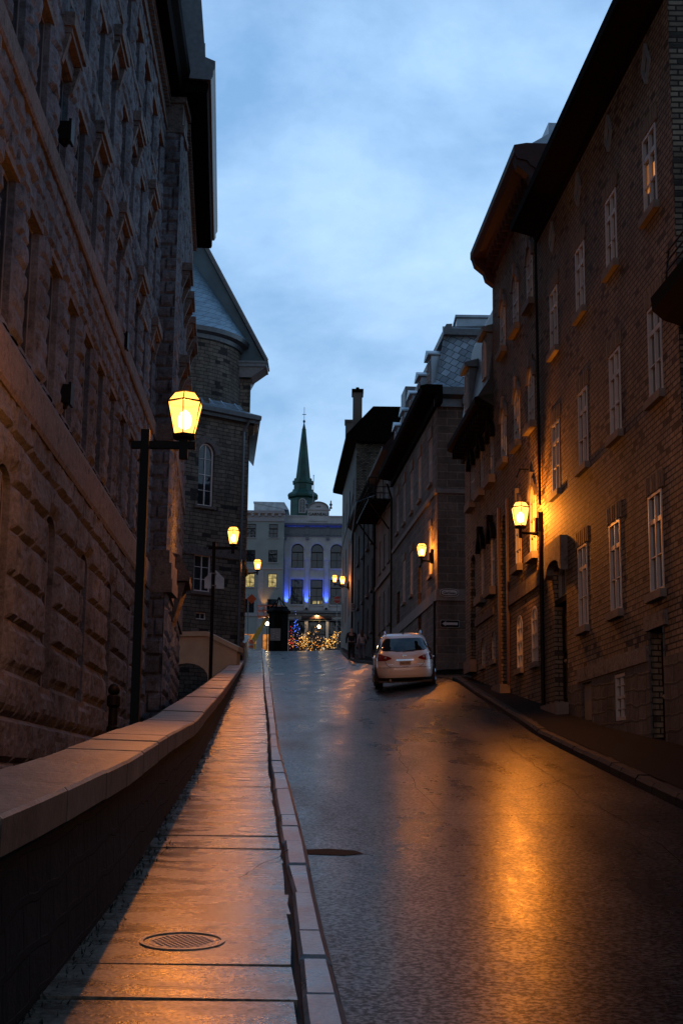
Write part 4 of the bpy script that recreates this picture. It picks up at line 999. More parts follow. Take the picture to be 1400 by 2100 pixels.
for i in (0, 2, 3): window(fb, HD, cols[i], 9.14, wd, 1.81, 'sash', rec=.07, t=.05, sill=(.46, .12, .1), hood=('flat', .5, .3, .05, M['rockface']), fm=M['white'])
door(fb, HD, cols[1] - .5, cols[1] + .5, 6.62, 8.9, M['blackmetal'], label='dark door with tall fanlight')
window(fb, HD, cols[1], 8.98, 1.0, 1.0, 'plain', rec=.16, t=.05, name='fanlight', fm=M['greyframe'])
door(fb, HD, 62.5, 63.6, 7.22, 9.6, M['blackmetal'], label='dark recessed carriage door')
mb = MB()
extr(mb, fb, 50.9, 65.4, [(-.1, 11.95), (.07, 11.95), (.09, 12.12), (-.1, 12.14)]); extr(mb, fb, 50.95, 65.4, [(-.1, 8.0), (.05, 8.0), (.05, 8.42), (-.1, 8.42)])
fgb = F('P', p0=fb.P(51.0, 0)[:2], p1=(fb.P(51.0, 0)[0] + 9, 51.5))
bx(mb, fgb, 0, 9, 11.95, 12.12, -.1, .06); bx(mb, fgb, 0, 9, 8.0, 8.42, -.1, .05); mb.w('string_course', M['sill'], HD)
wall('gable_wall', fgb, 0, 9, 2, 15.52, [(6, 6.9, 9.2, 11), (6, 6.9, 12.6, 14.3)], M['rockface'], HD)
for z in (9.2, 12.6): window(fgb, HD, 6.45, z, .9, 1.75, 'sash')
mb = MB()
extr(mb, fb, 48.9 + 1.35, 65.6, [(-.1, 15.2), (.12, 15.2), (.12, 15.5), (.60, 15.56), (.68, 15.62), (.72, 15.80), (.5, 15.86), (-.1, 15.86)]); mb.w('eaves', M['darkwood'], HD); mb = MB()
extr(mb, fgb, -.12, 9.2, [(-.1, 15.2), (.12, 15.2), (.12, 15.5), (.48, 15.58), (.52, 15.85), (-.1, 15.90)])
for s in (.9, 2.0, 3.1, 4.2, 5.3): bx(mb, fgb, s, s + .22, 15.25, 15.52, .12, .42)
mb.w('cornice', M['zincpaint'], HD)
# mansard: curved tin slope, hipped at the corner
def mans(f, s0, s1, e0, e1, prof):
    V, U, Fc = [], [], []
    for i, (n, z) in enumerate(prof):
        V += [f.P(s0 + e0 * (prof[0][0] - n), z, n), f.P(s1 - e1 * (prof[0][0] - n), z, n)]; U += [(s0, z * 1.2), (s1, z * 1.2)]
    for i in range(len(prof) - 1): Fc.append((2 * i, 2 * i + 1, 2 * i + 3, 2 * i + 2))
    return V, U, Fc
pf = [(.35, 15.88), (.05, 16.15), (-.12, 16.7), (-.36, 17.7), (-.48, 18.15)]
V, U, Fc = mans(fb, 50.75, 65.4, .55, 0, pf); wobj('roof', V, Fc, M['shingle'], HD, uv=U)
V, U, Fc = mans(fgb, -.3, 9, .75, 0, pf); wobj('roof', V, Fc, M['shingle'], HD, uv=U)
mb = MB(); extr(mb, fb, 51.2, 65.4, [(-.6, 18.1), (-.30, 18.1), (-.30, 18.35), (-.38, 18.5), (-.6, 18.52)]); extr(mb, fgb, .28, 9, [(-.6, 18.1), (-.28, 18.12), (-.28, 18.36), (-.6, 18.53)])
extr(mb, fb, 51.5, 65.3, [(-.55, 18.3), (-.55, 18.5), (-7, 18.9), (-7, 18.3)]); mb.w('roof_trim', M['zincpaint'], HD)
mb = MB(); p = at(934, 668, 53); mb.box(p.x, p.x + 2.2, 52.6, 55, 18.5, 19.2); mb.box(p.x - .06, p.x + 2.3, 52.5, 55.1, 19.2, 19.3); mb.w('roof_hatch', M['zinc'], HD)
for i, s in enumerate((52.0, 54.9, 57.6, 60.3, 63.0)):
    mb = MB(); extr(mb, fb, s - .48, s + .48, [(-.6, 15.95), (.14, 15.95), (.14, 17.35), (-.6, 17.35)])
    extr(mb, fb, s - .58, s, [(-.7, 17.36), (.28, 17.36), (.28, 17.42), (-.7, 17.45)]); extr(mb, fb, s, s + .58, [(-.7, 17.36), (.28, 17.36), (.28, 17.42), (-.7, 17.45)])
    a, b = fb.P(s - .58, 17.42, .28), fb.P(s + .58, 17.42, .28); c_ = fb.P(s, 17.68, .28); a2, b2, c2 = fb.P(s - .58, 17.42, -.7), fb.P(s + .58, 17.42, -.7), fb.P(s, 17.68, -.7)
    mb.add([a, b, c_, a2, b2, c2], [(0, 1, 2), (5, 4, 3), (0, 2, 5, 3), (2, 1, 4, 5)]); mb.w('dormer', M['zinc'], HD)
    window(fb, HD, s, 16.25, .62, 1.0, 'sash4', 'a', .22, rec=-.13, t=.05, name='dormer_window')
mb = MB(); extr(mb, fb, 61.6, 63.2, [(-.9, 17.4), (-.1, 17.4), (-.1, 19.0), (-.9, 19.0)]); mb.w('roof_hatch', M['zincpaint'], HD)
mb = MB(); mb.path([fb.P(51.25, 8.0, .07), fb.P(51.25, 4.5, .07)], .045); mb.path([fb.P(65.3, 15.3, .3), fb.P(65.3, 14.6, .08), fb.P(65.3, 6.5, .08)], .05, 6); mb.w('drainpipe', M['blackmetal'], HD)
backbox('rear_wall', fb, s0, s1, 3, 15.5, 9, M['rockface'], HD)
# --- plain rendered house
HE = thing('rendered_house', 'narrow plain rendered house between the brown stone house and the fire escape', 'house', (2.1, 69, PROF(69)))
ops = []; cl = [66.9, 69.0, 71.1]
for c in cl: ops += [(c - .38, c + .38, 14.6, 16.1), (c - .38, c + .38, 11.9, 13.5), (c - .38, c + .38, 8.9, 10.7)]
wall('wall', fb, 65.4, 73.0, 4, 17.0, ops, M['ochre_wall'], HE)
for c in cl:
    for z, h in ((14.6, 1.5), (11.9, 1.6), (8.9, 1.8)): window(fb, HE, c, z, .76, h, 'sash4', sill=(.46, .1, .08), rec=.12)
mb = MB(); extr(mb, fb, 65.45, 73.2, [(-.2, 16.8), (.1, 16.8), (.5, 17.0), (.52, 17.15), (-.2, 17.3)]); mb.w('eaves', M['redwood'], HE); mb = MB(); extr(mb, fb, 65.5, 73, [(-.1, 11.2), (.09, 11.2), (.09, 11.4), (-.1, 11.42)]); mb.w('string_course', M['sill'], HE)
mb = MB(); extr(mb, fb, 65.42, 73, [(.45, 17.17), (-.8, 18.6), (-6, 18.8), (-6, 16.9)]); mb.w('roof', M['redwood'], HE)
mb = MB(); mb.path([fb.P(73.05, 16.9, .1), fb.P(73.05, 7, .1)], .07, 6); mb.w('drainpipe', M['blackmetal'], HE)
backbox('rear_wall', fb, 65.42, 73, 4, 17, 8, M['ochre_wall'], HE)
# --- dark stone house with a fire escape balcony
HF = thing('grey_stone_house', 'dark grey stone house with iron fire escape and shuttered windows', 'house', (1.4, 79, PROF(79)))
ops = []; cl = [74.9, 77.4, 80.2, 83.2]
for i, c in enumerate(cl): ops += [(c - .40, c + .40, 14.2, 15.9), (c - .40, c + .40, 11.6, 13.3)] + ([(c - .40, c + .40, 9.4, 10.8)] if i != 2 else [(c - .5, c + .5, 8.2, 10.9)])
wall('wall', fb, 73.0, 86.3, 5, 16.9, ops, M['darkstone'], HF)
for i, c in enumerate(cl):
    window(fb, HF, c, 14.2, .8, 1.7, 'sash4', sill=(.5, .14, .14), fm=M['greyframe']); window(fb, HF, c, 11.6, .8, 1.7, 'sash4', sill=(.5, .14, .14), fm=M['greyframe'])
    if i != 2: window(fb, HF, c, 9.4, .8, 1.4, 'sash', sill=(.5, .14, .14), fm=M['greyframe'])
door(fb, HF, cl[2] - .5, cl[2] + .5, 8.2, 10.2, M['blackmetal'])
mb = MB(); extr(mb, fb, 73.1, 86.6, [(-.2, 16.7), (.1, 16.7), (.42, 17.0), (.46, 17.2), (-.2, 17.4)]); mb.w('eaves', M['darkwood'], HF)
mb = MB(); extr(mb, fb, 73.05, 86.3, [(.4, 17.22), (-3, 18.6), (-7, 17.2), (-7, 16.8)]); mb.w('roof', M['darkwood'], HF)
mb = MB(); mb.path([fb.P(86.2, 16.8, .12), fb.P(86.2, 8, .12)], .07, 6); mb.path([fb.P(79, 16.6, .1), fb.P(79, 9, .1)], .04, 6); mb.w('drainpipe', M['blackmetal'], HF)
backbox('rear_wall', fb, 73.02, 86.3, 5, 17, 8, M['darkstone'], HF)
FE = thing('fire_escape', 'black iron fire escape balcony hung high on the dark stone house', 'fire escape', fb.P(70, 15.2, 0))
mb = MB(); bx(mb, fb, 66.5, 73.0, 14.75, 14.83, .0, 1.05)
for s in np.arange(66.6, 73, .5): bx(mb, fb, s, s + .06, 14.68, 14.75, 0, 1.05)
mb.w('platform', M['blackmetal'], FE)
mb = MB()
for z in (15.1, 15.4, 15.85): mb.path([fb.P(66.5, z, .02), fb.P(66.5, z, 1.03), fb.P(73.0, z, 1.03), fb.P(73.0, z, .02)], .022, 5)
for s in np.arange(66.5, 73.05, .65): mb.tube(fb.P(s, 14.8, 1.03), fb.P(s, 15.87, 1.03), .02, n=5)
for n_ in (.35, .7): mb.tube(fb.P(66.5, 14.8, n_), fb.P(66.5, 15.87, n_), .02, n=5)
mb.w('railing', M['blackmetal'], FE)
for s in (66.7, 72.6): mb = MB(); mb.tube(fb.P(s, 13.4, .05), fb.P(s, 14.75, 1.0), .04, n=6); mb.w('brace', M['blackmetal'], FE)
mb = MB(); mb.path([fb.P(73.0, 16.3, .1), fb.P(73.0, 15.9, 1.05), fb.P(76.5, 14.3, 1.05)], .03, 6); mb.w('handrail', M['zinc'], FE)
# --- tall gabled house at the crest
fE = F('R', 5.466, -.0519)
HG = thing('chimney_house', 'tall brick house with brick chimney and broad eaves at the crest of the street', 'house', (.6, 95, PROF(95)))
ops = [(c - .4, c + .4, z, z + h) for c in (90.5, 94.5, 98.5, 102) for z, h in ((19.2, 1.7), (15.9, 1.7), (12.4, 1.8))]
wall('wall', fE, 88, 104.2, 6, 23.0, ops, M['ochre_wall'], HG, reveal=.25)
for o in ops: window(fE, HG, (o[0] + o[1]) / 2, o[2], .8, o[3] - o[2], 'sash', fm=M['greyframe'])
fG = F('P', p0=fE.P(88, 0)[:2], p1=(fE.P(88, 0)[0] + 9, 88.3)); wall('gable_wall', fG, 0, 9, 6, 23.9, [], M['brick_side'], HG)
mb = MB(); extr(mb, fE, 88.4, 104.9, [(-.2, 22.8), (.12, 22.9), (.68, 22.9), (.7, 23.15), (.3, 23.3), (-.2, 23.3)])
mb2 = MB(); extr(mb2, fE, 87.4, 104.9, [(-.25, 22.7), (.1, 22.78), (.68, 22.9), (.7, 23.12), (-1.0, 25.0), (-9, 25.1), (-9, 22.7)]); mb2.w('roof', M['darkwood'], HG)
p = at(733, 803, 89.5); z0 = 22.8
mb = MB(); mb.box(p.x - .30, p.x + .30, 89.2, 90.4, z0, p.z - .12); cho = mb.w('chimney', M['ochre_wall'], HG)
mb = MB(); mb.box(p.x - .38, p.x + .38, 89.1, 90.5, p.z - .13, p.z + .08); mb.lathe(p.x, 89.8, [(.13, p.z + .081), (.11, p.z + .35)], 10); mb.w('chimney_cap', M['darkwood'], HG)
mb = MB(); p2 = at(711, 868, 97); mb.box(p2.x - .1, p2.x + .4, 97, 98, 23, p2.z + .1); mb.box(p2.x - .16, p2.x + .46, 96.9, 98.1, p2.z + .1, p2.z + .25); mb.w('chimney', M['ochre_wall'], HG)
backbox('rear_wall', fE, 88.02, 104.2, 6, 23, 9, M['ochre_wall'], HG)
# slack cable crossing the last fronts
pts = [Vector(fb.P(84.5, 16.6, .5)), Vector(fE.P(92, 16.9, .12)), Vector(fE.P(104, 17.9, .12))]
mb = MB(); mb.path([fE.P(88.1, 19.4, .15), fE.P(95, 18.4, .15), fE.P(104, 18.0, .15)], .03, 5); mb.w('cable', M['blackmetal'], HG)
# ------------------------------------------------------------------ lanterns
LAMP_W = [0]
def lantern(par, loc, w, h, power):
    """six-sided tapering lantern; loc is the middle of its foot (relative to the lamp), w its width at the rim, h the pane height"""
    x, y, z = loc; rb, rr_, rt = w * .29, w * .5, w * .29; z1 = z + h; z2 = z1 + h * .32; n = 6; ph = R(30)
    def ring(r, zz): return [(x + r * math.cos(2 * math.pi * k / n + ph), y + r * math.sin(2 * math.pi * k / n + ph), zz) for k in range(n)]
    mb = MB(); a, b = ring(rb, z + .002), ring(rr_ * .97, z1 - .01); mb.add(a + b, [(k, (k + 1) % n, n + (k + 1) % n, n + k) for k in range(n)])
    c, d = ring(rr_ * .93, z1 + .02), ring(rt, z2 - .005); mb.add(c + d, [(k, (k + 1) % n, n + (k + 1) % n, n + k) for k in range(n)])
    mb.l('lantern_glass', M['pane_lit'], par)
    mb = MB()
    A, B, C_ = ring(rb * 1.03, z), ring(rr_, z1), ring(rt * 1.02, z2)
    for k in range(n): mb.tube(A[k], B[k], w * .018, n=5); mb.tube(B[k], C_[k], w * .016, n=5)
    mb.lathe(x, y, [(rr_ * .96, z1 - .012), (rr_ * 1.03, z1 - .008), (rr_ * 1.03, z1 + .015), (rr_ * .92, z1 + .022)], n, ph, close=False)
    mb.lathe(x, y, [(rt * 1.05, z2 - .012), (rt * 1.12, z2), (rt * .9, z2 + .02), (.01, z2 + .035)], n, ph)
    mb.lathe(x, y, [(rb * .8, z - h * .16), (rb * 1.12, z - h * .13), (rb * 1.16, z - .004), (rb, z)], n, ph)
    mb.l('lantern_frame', M['blackmetal'], par)
    mb = MB(); mb.lathe(x, y, [(.01, z + h * .16), (w * .15, z + h * .24), (w * .19, z + h * .48), (w * .13, z + h * .68), (.01, z + h * .78)], 12); mb.l('bulb', M['bulb'], par, smooth=True)
    L = D.lights.new('lamp_light', 'POINT'); L.energy = power; L.color = (1, .31, .035); L.shadow_soft_size = .05
    o = D.objects.new('lamp_light', L); COL.objects.link(o); o.parent = par; o.location = (x, y, z + h * .55)
def post_lamp(label, X, Y, arm_z, zb, lx, w, h, power, k=1.0, tint=None):
    t = thing('street_lamp', label, 'street lamp', (X, Y, zb), 'lantern lamps along the street')
    az = arm_z - zb; q = .055 * k
    mb = MB(); mb.box(-q, q, -q, q, 0, az + .20 * k); mb.box(-q * 1.5, q * 1.5, -q * 1.5, q * 1.5, 0, .5); mb.l('post', M['blackmetal'], t)
    mb = MB(); mb.box(-.18 * k, lx + .15 * k, -q * .8, -q * .8 + q * 1.6, az - .045 * k, az + .045 * k)
    mb.box(lx - .055 * k, lx + .055 * k, -.055 * k, .055 * k, az - .18 * k, az + .10 * k); mb.l('arm', M['blackmetal'], t)
    lantern(t, (lx, 0, az + .145 * k), w, h, power); return t
post_lamp('nearest black lamp post with the largest glowing lantern, rising behind the parapet', -2.555, 18.0, 5.78, PROF(18) - 1.7, .50, .49, .42, 1700)
post_lamp('second lamp post up the street, in front of the church, carrying a sign plate', -4.15, 46.0, 9.0, PROF(46) - 1.7, .62, .44, .42, 1600)
post_lamp('unseen lamp post added behind the viewer to light the low wall and pavement', -2.3, -9.0, 3.4, PROF(-9) - 1.7, .75, .445, .42, 550)  # added out of frame so that its light reaches the parapet and left pavement
def wall_lamp(label, P, L_, w, h, power, nrm):
    """P: plate centre on the wall; L_: lantern foot centre"""
    t = thing('wall_lamp', label, 'wall lamp', P, 'lantern lamps along the street')
    v = Vector(L_) - Vector(P); rz = math.atan2(-v.y, -v.x)
    mb = MB(); mb.box(-.05, .05, -.10, .10, -.30, .22); mb.box(-.11, -.05, -.07, .07, -.20, .10); o = mb.l('plate', M['blackmetal'], t, rotz=rz)
    mb = MB(); a = (v.x, v.y, v.z - .16)
    mb.tube((0, 0, v.z - .17), a, .032, n=8); mb.tube((v.x, v.y, v.z - .27), (v.x, v.y, v.z - .05), .042, n=8); mb.tube((0, 0, -.28), (v.x * .5, v.y * .5, v.z - .18), .018, n=6); mb.l('arm', M['blackmetal'], t)
    lantern(t, (v.x, v.y, v.z), w, h, power); return t
wall_lamp('wall lantern on the buff brick house front, largest on the right-hand side', fr_.P(30.5, 7.12, .05), (3.90, 30.5, 7.05), .42, .39, 2500, fr_)
wall_lamp('wall lantern near the corner of the brown stone house, above the white car', fb.P(52.0, 9.80, .05), (2.98, 52.0, 9.76), .42, .36, 1000, fb)
p3 = at(528, 1168, 73); wall_lamp('wall lantern on the far corner of the church', (-4.95, 73.2, p3.z - .05), (p3.x, 73, p3.z), .45, .40, 500, fs)
p4 = at(702, 1198, 94); wall_lamp('nearer wall lantern on the tall house at the crest', fE.P(94, p4.z - .05, .05), (p4.x, 94, p4.z), .44, .40, 600, fE)
p5 = at(686, 1194, 104); wall_lamp('farther of the two lanterns at the crest, on the end of the tall house', fE.P(104, p5.z - .05, .05), (p5.x, 104, p5.z), .44, .40, 200, fE)
# ------------------------------------------------------------------ across the square
def text_mesh(name, s, size, m, par, loc, rz=0.0, depth=.01, bold=False, align='CENTER', sx=1.0, rx=None):
    cu = D.curves.new('txt', 'FONT'); cu.body = s; cu.size = size; cu.extrude = depth; cu.align_x = align; cu.align_y = 'CENTER'; cu.resolution_u = 2
    if bold: cu.offset = size * .02
    ob = D.objects.new('txt', cu); COL.objects.link(ob)
    dg = bpy.context.evaluated_depsgraph_get(); me = D.meshes.new_from_object(ob.evaluated_get(dg)); D.objects.remove(ob); D.curves.remove(cu)
    for v in me.vertices: v.co = Vector((v.co.x * sx, -v.co.z, v.co.y))
    me.materials.clear(); me.materials.append(m)
    o = D.objects.new(name, me); COL.objects.link(o); o.parent = par; o.location = loc; o.rotation_euler = rx if rx else (0, 0, rz); return o
YG = 150
def ff(y, x0=-30, x1=30): return F('P', p0=(x0, y), p1=(x1, y))   # facing the camera; s = X - x0
# shop building with round-arched windows
GB = thing('arched_shop_building', 'pale stone shop building with round-arched windows, blue uplights and a segmental name gable', 'building', (0, YG, PROF(YG)))
fg2 = ff(YG); s_ = lambda X: X + 30
colsG = [(-5.27, -3.97), (-3.19, -1.89), (-1.12, .20), (.98, 2.3), (3.1, 4.4)]
ops = []
for a, b in colsG: ops += [(s_(a), s_(b), 23.86, 26.55, 'a', .62), (s_(a), s_(b), 20.0, 22.72)]
ops += [(s_(-5.4), s_(-3.75), 14.2, 18.3), (s_(-3.4), s_(-1.5), 14.0, 18.3), (s_(-1.2), s_(.6), 14.2, 18.3)]
wall('wall', fg2, s_(-6.03), s_(5), 12, 27.5, ops, M['limewhite'], GB, reveal=.25)
for a, b in colsG:
    window(fg2, GB, s_((a + b) / 2), 23.9, b - a, 2.62, 'shop', 'a', .62, rec=.2, fm=M['blackmetal'], t=.07, sill=(.75, .14, .12, M['limewhite']), hood=('arch', .22, 0, .08, M['limewhite']))
    window(fg2, GB, s_((a + b) / 2), 20.02, b - a, 2.68, 'shop', rec=.2, fm=M['blackmetal'], t=.07, sill=(.75, .16, .14, M['limewhite']), hood=('flat', .78, .26, .12, M['limewhite']))
# lit shelves behind the middle window
mb = MB()
for x, w, z, h in ((-2.93, .42, 20.12, .30), (-2.42, .22, 20.12, .30), (-2.07, .14, 20.1, .34)): mb.box(x, x + w, YG + .165, YG + .175, z, z + h)
mb.w('lit_shelf', M['lit_yellow'], GB)
for k, (a, b) in enumerate(((-5.4, -3.75), (-3.4, -1.5), (-1.2, .6))):
    window(fg2, GB, s_((a + b) / 2), 14.25, b - a, 4.0, 'shop', rec=.2, fm=M['blackmetal'], t=.09, name='shop_window')
mb = MB()
for x in (-5.72, -3.58, -1.50, .59, 2.7): bx(mb, fg2, s_(x) - .22, s_(x) + .22, 19.9, 25.0, .0, .12); bx(mb, fg2, s_(x) - .30, s_(x) + .30, 24.75, 25.1, .0, .18); bx(mb, fg2, s_(x) - .26, s_(x) + .26, 19.5, 20.0, 0, .22)
mb.w('pilaster', M['limewhite'], GB)
mb = MB()
extr(mb, fg2, s_(-6.05), s_(5), [(-.1, 27.3), (.12, 27.3), (.12, 27.42), (.02, 27.5), (.02, 28.3), (.16, 28.4), (.42, 28.48), (.46, 28.7), (-.1, 28.74)])
for x in (-5.95, -3.62, -1.45, .6): bx(mb, fg2, s_(x) - .16, s_(x) + .16, 26.95, 27.3, .0, .3); bx(mb, fg2, s_(x) - .18, s_(x) + .18, 27.5, 28.3, .02, .16)
x = -5.7
while x < 4.5: bx(mb, fg2, s_(x), s_(x) + .09, 28.22, 28.38, .02, .16); x += .22
extr(mb, fg2, s_(-6.05), s_(5), [(-.1, 18.75), (.2, 18.75), (.24, 19.0), (.40, 19.1), (.40, 19.3), (-.1, 19.4)]); extr(mb, fg2, s_(-6.05), s_(5), [(-.1, 18.32), (.12, 18.32), (.12, 18.5), (-.1, 18.5)])
mb.w('cornice', M['zincpaint'], GB)
mb = MB(); bx(mb, fg2, s_(-6.03), s_(5), 28.75, 29.45, -.4, .04); bx(mb, fg2, s_(-6.05), s_(5), 29.45, 29.6, -.45, .12)
for x in (-5.9, -3.8, -1.3, .9): bx(mb, fg2, s_(x) - .14, s_(x) + .14, 28.76, 29.44, .04, .12)
bx(mb, fg2, s_(-3.64), s_(-1.32), 29.0, 30.2, -.35, .14); bx(mb, fg2, s_(-3.84), s_(-1.18), 30.2, 30.34, -.4, .26)
N = 16; cx = -2.5; P_ = [(cx + 1.05 * math.cos(math.pi * i / N), YG - .18, 30.34 + .68 * math.sin(math.pi * i / N)) for i in range(N + 1)]; mb.prism(P_, (0, .4, 0)); mb.w('parapet', M['limewhite'], GB)
mb = MB()
for i in range(N):
    t0, t1 = math.pi * i / N, math.pi * (i + 1) / N
    q4 = [(cx + r * math.cos(t), YG - .34, 30.345 + r * .66 * math.sin(t)) for r, t in ((1.0, t0), (1.16, t0), (1.16, t1), (1.0, t1))]; mb.prism(q4, (0, .5, 0))
mb.w('arch_moulding', M['zincpaint'], GB)
text_mesh('name_letters', 'GARNEAU', .46, M['blackmetal'], GB, Vector((-2.48, YG - .155, 29.72)) - wloc(GB), bold=True)
text_mesh('date_letters', '1910', .26, M['blackmetal'], GB, Vector((-2.5, YG - .195, 30.55)) - wloc(GB), bold=True)
for x in (-6.0, -3.75, -1.15):
    mb = MB(); mb.lathe(x, YG - .1, [(.14, 30.35 if x > -5 else 29.6), (.14, 30.55 if x > -5 else 29.8), (.05, 30.6 if x > -5 else 29.9), (.19, 30.8 if x > -5 else 30.15), (.05, 31.0 if x > -5 else 30.4), (.09, 31.1 if x > -5 else 30.55), (.01, 31.3 if x > -5 else 30.75)], 10); mb.w('finial', M['zincpaint'], GB)
backbox('rear_wall', fg2, s_(-6.03), s_(5), 12, 29, 12, M['limewhite'], GB)
mb = MB(); mb.tube((-3.15, YG + 3, 29), (-3.15 + .05, YG + 3, 34.6), .055, .035, 8); mb.lathe(-3.1, YG + 3, [(.01, 34.6), (.08, 34.66), (.01, 34.75)], 8); mb.w('flagpole', M['greyframe'], GB)
# blue uplights between the windows
for x in (-5.72, -3.58, -1.50, .59):
    mb = MB(); mb.lathe(x, YG - .42, [(.07, 19.42), (.11, 19.46), (.11, 19.62), (.09, 19.64)], 10); h = mb.w('uplight', M['blackmetal'], GB)
    Ls = D.lights.new('uplight_beam', 'SPOT'); Ls.energy = 1000; Ls.color = (.035, .09, 1.0); Ls.spot_size = R(46); Ls.spot_blend = .8; Ls.shadow_soft_size = .05
    o = D.objects.new('uplight_beam', Ls); COL.objects.link(o); o.location = (x, YG - .42, 19.72); o.rotation_euler = (R(180 - 9), 0, 0)
# shop fascia with a gooseneck lamp on its red sign
mb = MB(); mb.box(-4.1, -.9, YG - .12, YG - .02, 18.36, 18.74); mb.w('fascia', M['reddoor'], GB)
mb = MB(); mb.path([(-2.45, YG, 19.0), (-2.45, YG - .5, 19.1), (-2.45, YG - .6, 18.95)], .02, 5); mb.lathe(-2.45, YG - .6, [(.03, 18.98), (.14, 18.88), (.14, 18.86)], 10); mb.w('sign_lamp', M['blackmetal'], GB)
Ls = D.lights.new('sign_light', 'SPOT'); Ls.energy = 130; Ls.color = (1, .62, .25); Ls.spot_size = R(120); Ls.shadow_soft_size = .05
o = D.objects.new('sign_light', Ls); COL.objects.link(o); o.location = (-2.45, YG - .6, 18.82); o.rotation_euler = (R(38), 0, 0)
# grey rendered block to its left
PB = thing('grey_rendered_block', 'grey-green rendered block with dentil cornice and two lit third-floor windows', 'building', (-9, 148, PROF(148)))
fp2 = ff(148.2); ops = []
wx = [(-13.3, -12.2), (-11.6, -10.5), (-10.0, -9.02), (-7.63, -6.7)]
rz_ = [(26.85, 28.3), (24.22, 25.5), (21.55, 23.0), (18.85, 20.3)]
for a, b in wx:
    for z0, z1 in rz_: ops.append((s_(a), s_(b), z0, z1))
wall('wall', fp2, s_(-16), s_(-6.06), 12, 28.9, ops, M['stucco'], PB, reveal=.2)
for i, (a, b) in enumerate(wx):
    for j, (z0, z1) in enumerate(rz_):
        window(fp2, PB, s_((a + b) / 2), z0, b - a, z1 - z0, 'shop' if j != 2 else 'six', rec=.14, fm=M['blackmetal'], t=.05, sill=(.62, .1, .1, M['trimwhite']), gm=M['lit_yellow'] if j == 2 and i > 1 else None, label='lit window' if j == 2 and i > 1 else None)
mb = MB()
extr(mb, fp2, s_(-16), s_(-5.98), [(-.1, 28.55), (.1, 28.6), (.1, 28.8), (.05, 28.9), (.05, 29.3), (.35, 29.42), (.38, 29.7), (-.1, 29.75)])
x = -16
while x < -6.2: bx(mb, fp2, s_(x), s_(x) + .26, 29.12, 29.4, .05, .32); x += .72
extr(mb, fp2, s_(-16), s_(-6.06), [(-.1, 23.45), (.1, 23.45), (.1, 23.62), (-.1, 23.64)]); extr(mb, fp2, s_(-16), s_(-6.06), [(-.1, 18.5), (.14, 18.5), (.14, 18.72), (-.1, 18.74)])
for x in (-8.4,): bx(mb, fp2, s_(x) - .28, s_(x) + .28, 12, 23.4, .0, .08)
mb.w('cornice', M['trimwhite'], PB)
mb = MB(); mb.box(-9.34, -6.1, 149.2, 156, 29.7, 30.75); mb.hexa([(-9.4, 149.1, 30.76), (-5.6, 149.1, 30.0), (-5.6, 156, 30.0), (-9.4, 156, 30.76), (-9.4, 149.1, 30.9), (-6.1, 149.1, 30.86), (-6.1, 156, 30.86), (-9.4, 156, 30.9)]); mb.w('roof', M['zinc'], PB)
backbox('rear_wall', fp2, s_(-16), s_(-6.06), 12, 29.4, 12, M['stucco'], PB)
# lit cafe windows at street level
for x in (-10.2, -8.0): 
    mb = MB(); mb.box(x, x + 1.5, 148.17, 148.19, 14.0, 16.6); mb.w('lit_shop_window', M['lit_orange'], PB)
mb = MB(); mb.lathe(-7.95, 147.8, [(.05, 18.9), (.12, 19.0), (.12, 19.2)], 8); mb.w('wall_uplight', M['blackmetal'], PB)
Ls = D.lights.new('wall_uplight_beam', 'SPOT'); Ls.energy = 130; Ls.color = (1, .42, .10); Ls.spot_size = R(60); Ls.spot_blend = .8; Ls.shadow_soft_size = .05
o = D.objects.new('wall_uplight_beam', Ls); COL.objects.link(o); o.location = (-7.95, 147.8, 19.25); o.rotation_euler = (R(172), 0, 0)

# ------------------------------------------------------------------ copper-green steeple
YS = 190; cx = -5.28
ST = thing('church_steeple', 'green copper steeple with louvred window, round dial and iron cross above the roofs', 'steeple', (cx, YS, PROF(160)))
ph = R(22.5)
def octo(mb, prof, n=8): return mb.lathe(cx, YS, prof, n, ph)
k = 1 / math.cos(R(22.5))
mb = MB(); octo(mb, [(1.65 * k, 14), (1.65 * k, 39.3)]); mb.w('belfry', M['copper'], ST)
mb = MB(); octo(mb, [(1.66 * k, 39.3), (2.0 * k, 39.5), (2.05 * k, 39.75), (1.9 * k, 40.0), (1.45 * k, 40.3), (1.35 * k, 40.6), (1.22 * k, 40.65), (1.22 * k, 41.4), (1.4 * k, 41.45), (1.42 * k, 41.75), (1.22 * k, 41.85), (1.18 * k, 42.15), (1.02 * k, 42.2)]); mb.w('lantern_stage', M['copper'], ST)
mb = MB(); octo(mb, [(.98 * k, 42.2), (.28 * k, 49.0), (.30 * k, 49.1), (.24 * k, 49.2), (.05 * k, 50.1)]); mb.w('spire', M['copper'], ST)
mb = MB(); mb.lathe(cx, YS, [(.01, 50.05), (.15, 50.15), (.17, 50.3), (.1, 50.45), (.01, 50.5)], 12); mb.tube((cx, YS, 50.4), (cx, YS, 52.3), .03); mb.box(cx - .26, cx + .26, YS - .03, YS + .03, 51.22, 51.3); mb.w('cross', M['blackmetal'], ST)
fsx = ff(YS - 1.66); s0 = cx + 30
mb = MB(); mb.lathe(0, 0, [(.30, 0), (.36, .03), (.36, .10), (.28, .12)], 20); o = mb.l('dial', M['copper'], ST, Vector((cx, YS - 1.2, 40.98)) - wloc(ST)); o.rotation_euler = (R(90), 0, 0)
window(ff(YS - 1.66), ST, s0, 37.1, .95, 2.05, 'tall', 'a', .45, rec=-.08, t=.10, hood=('arch', .14, 0, .05, M['copper']))

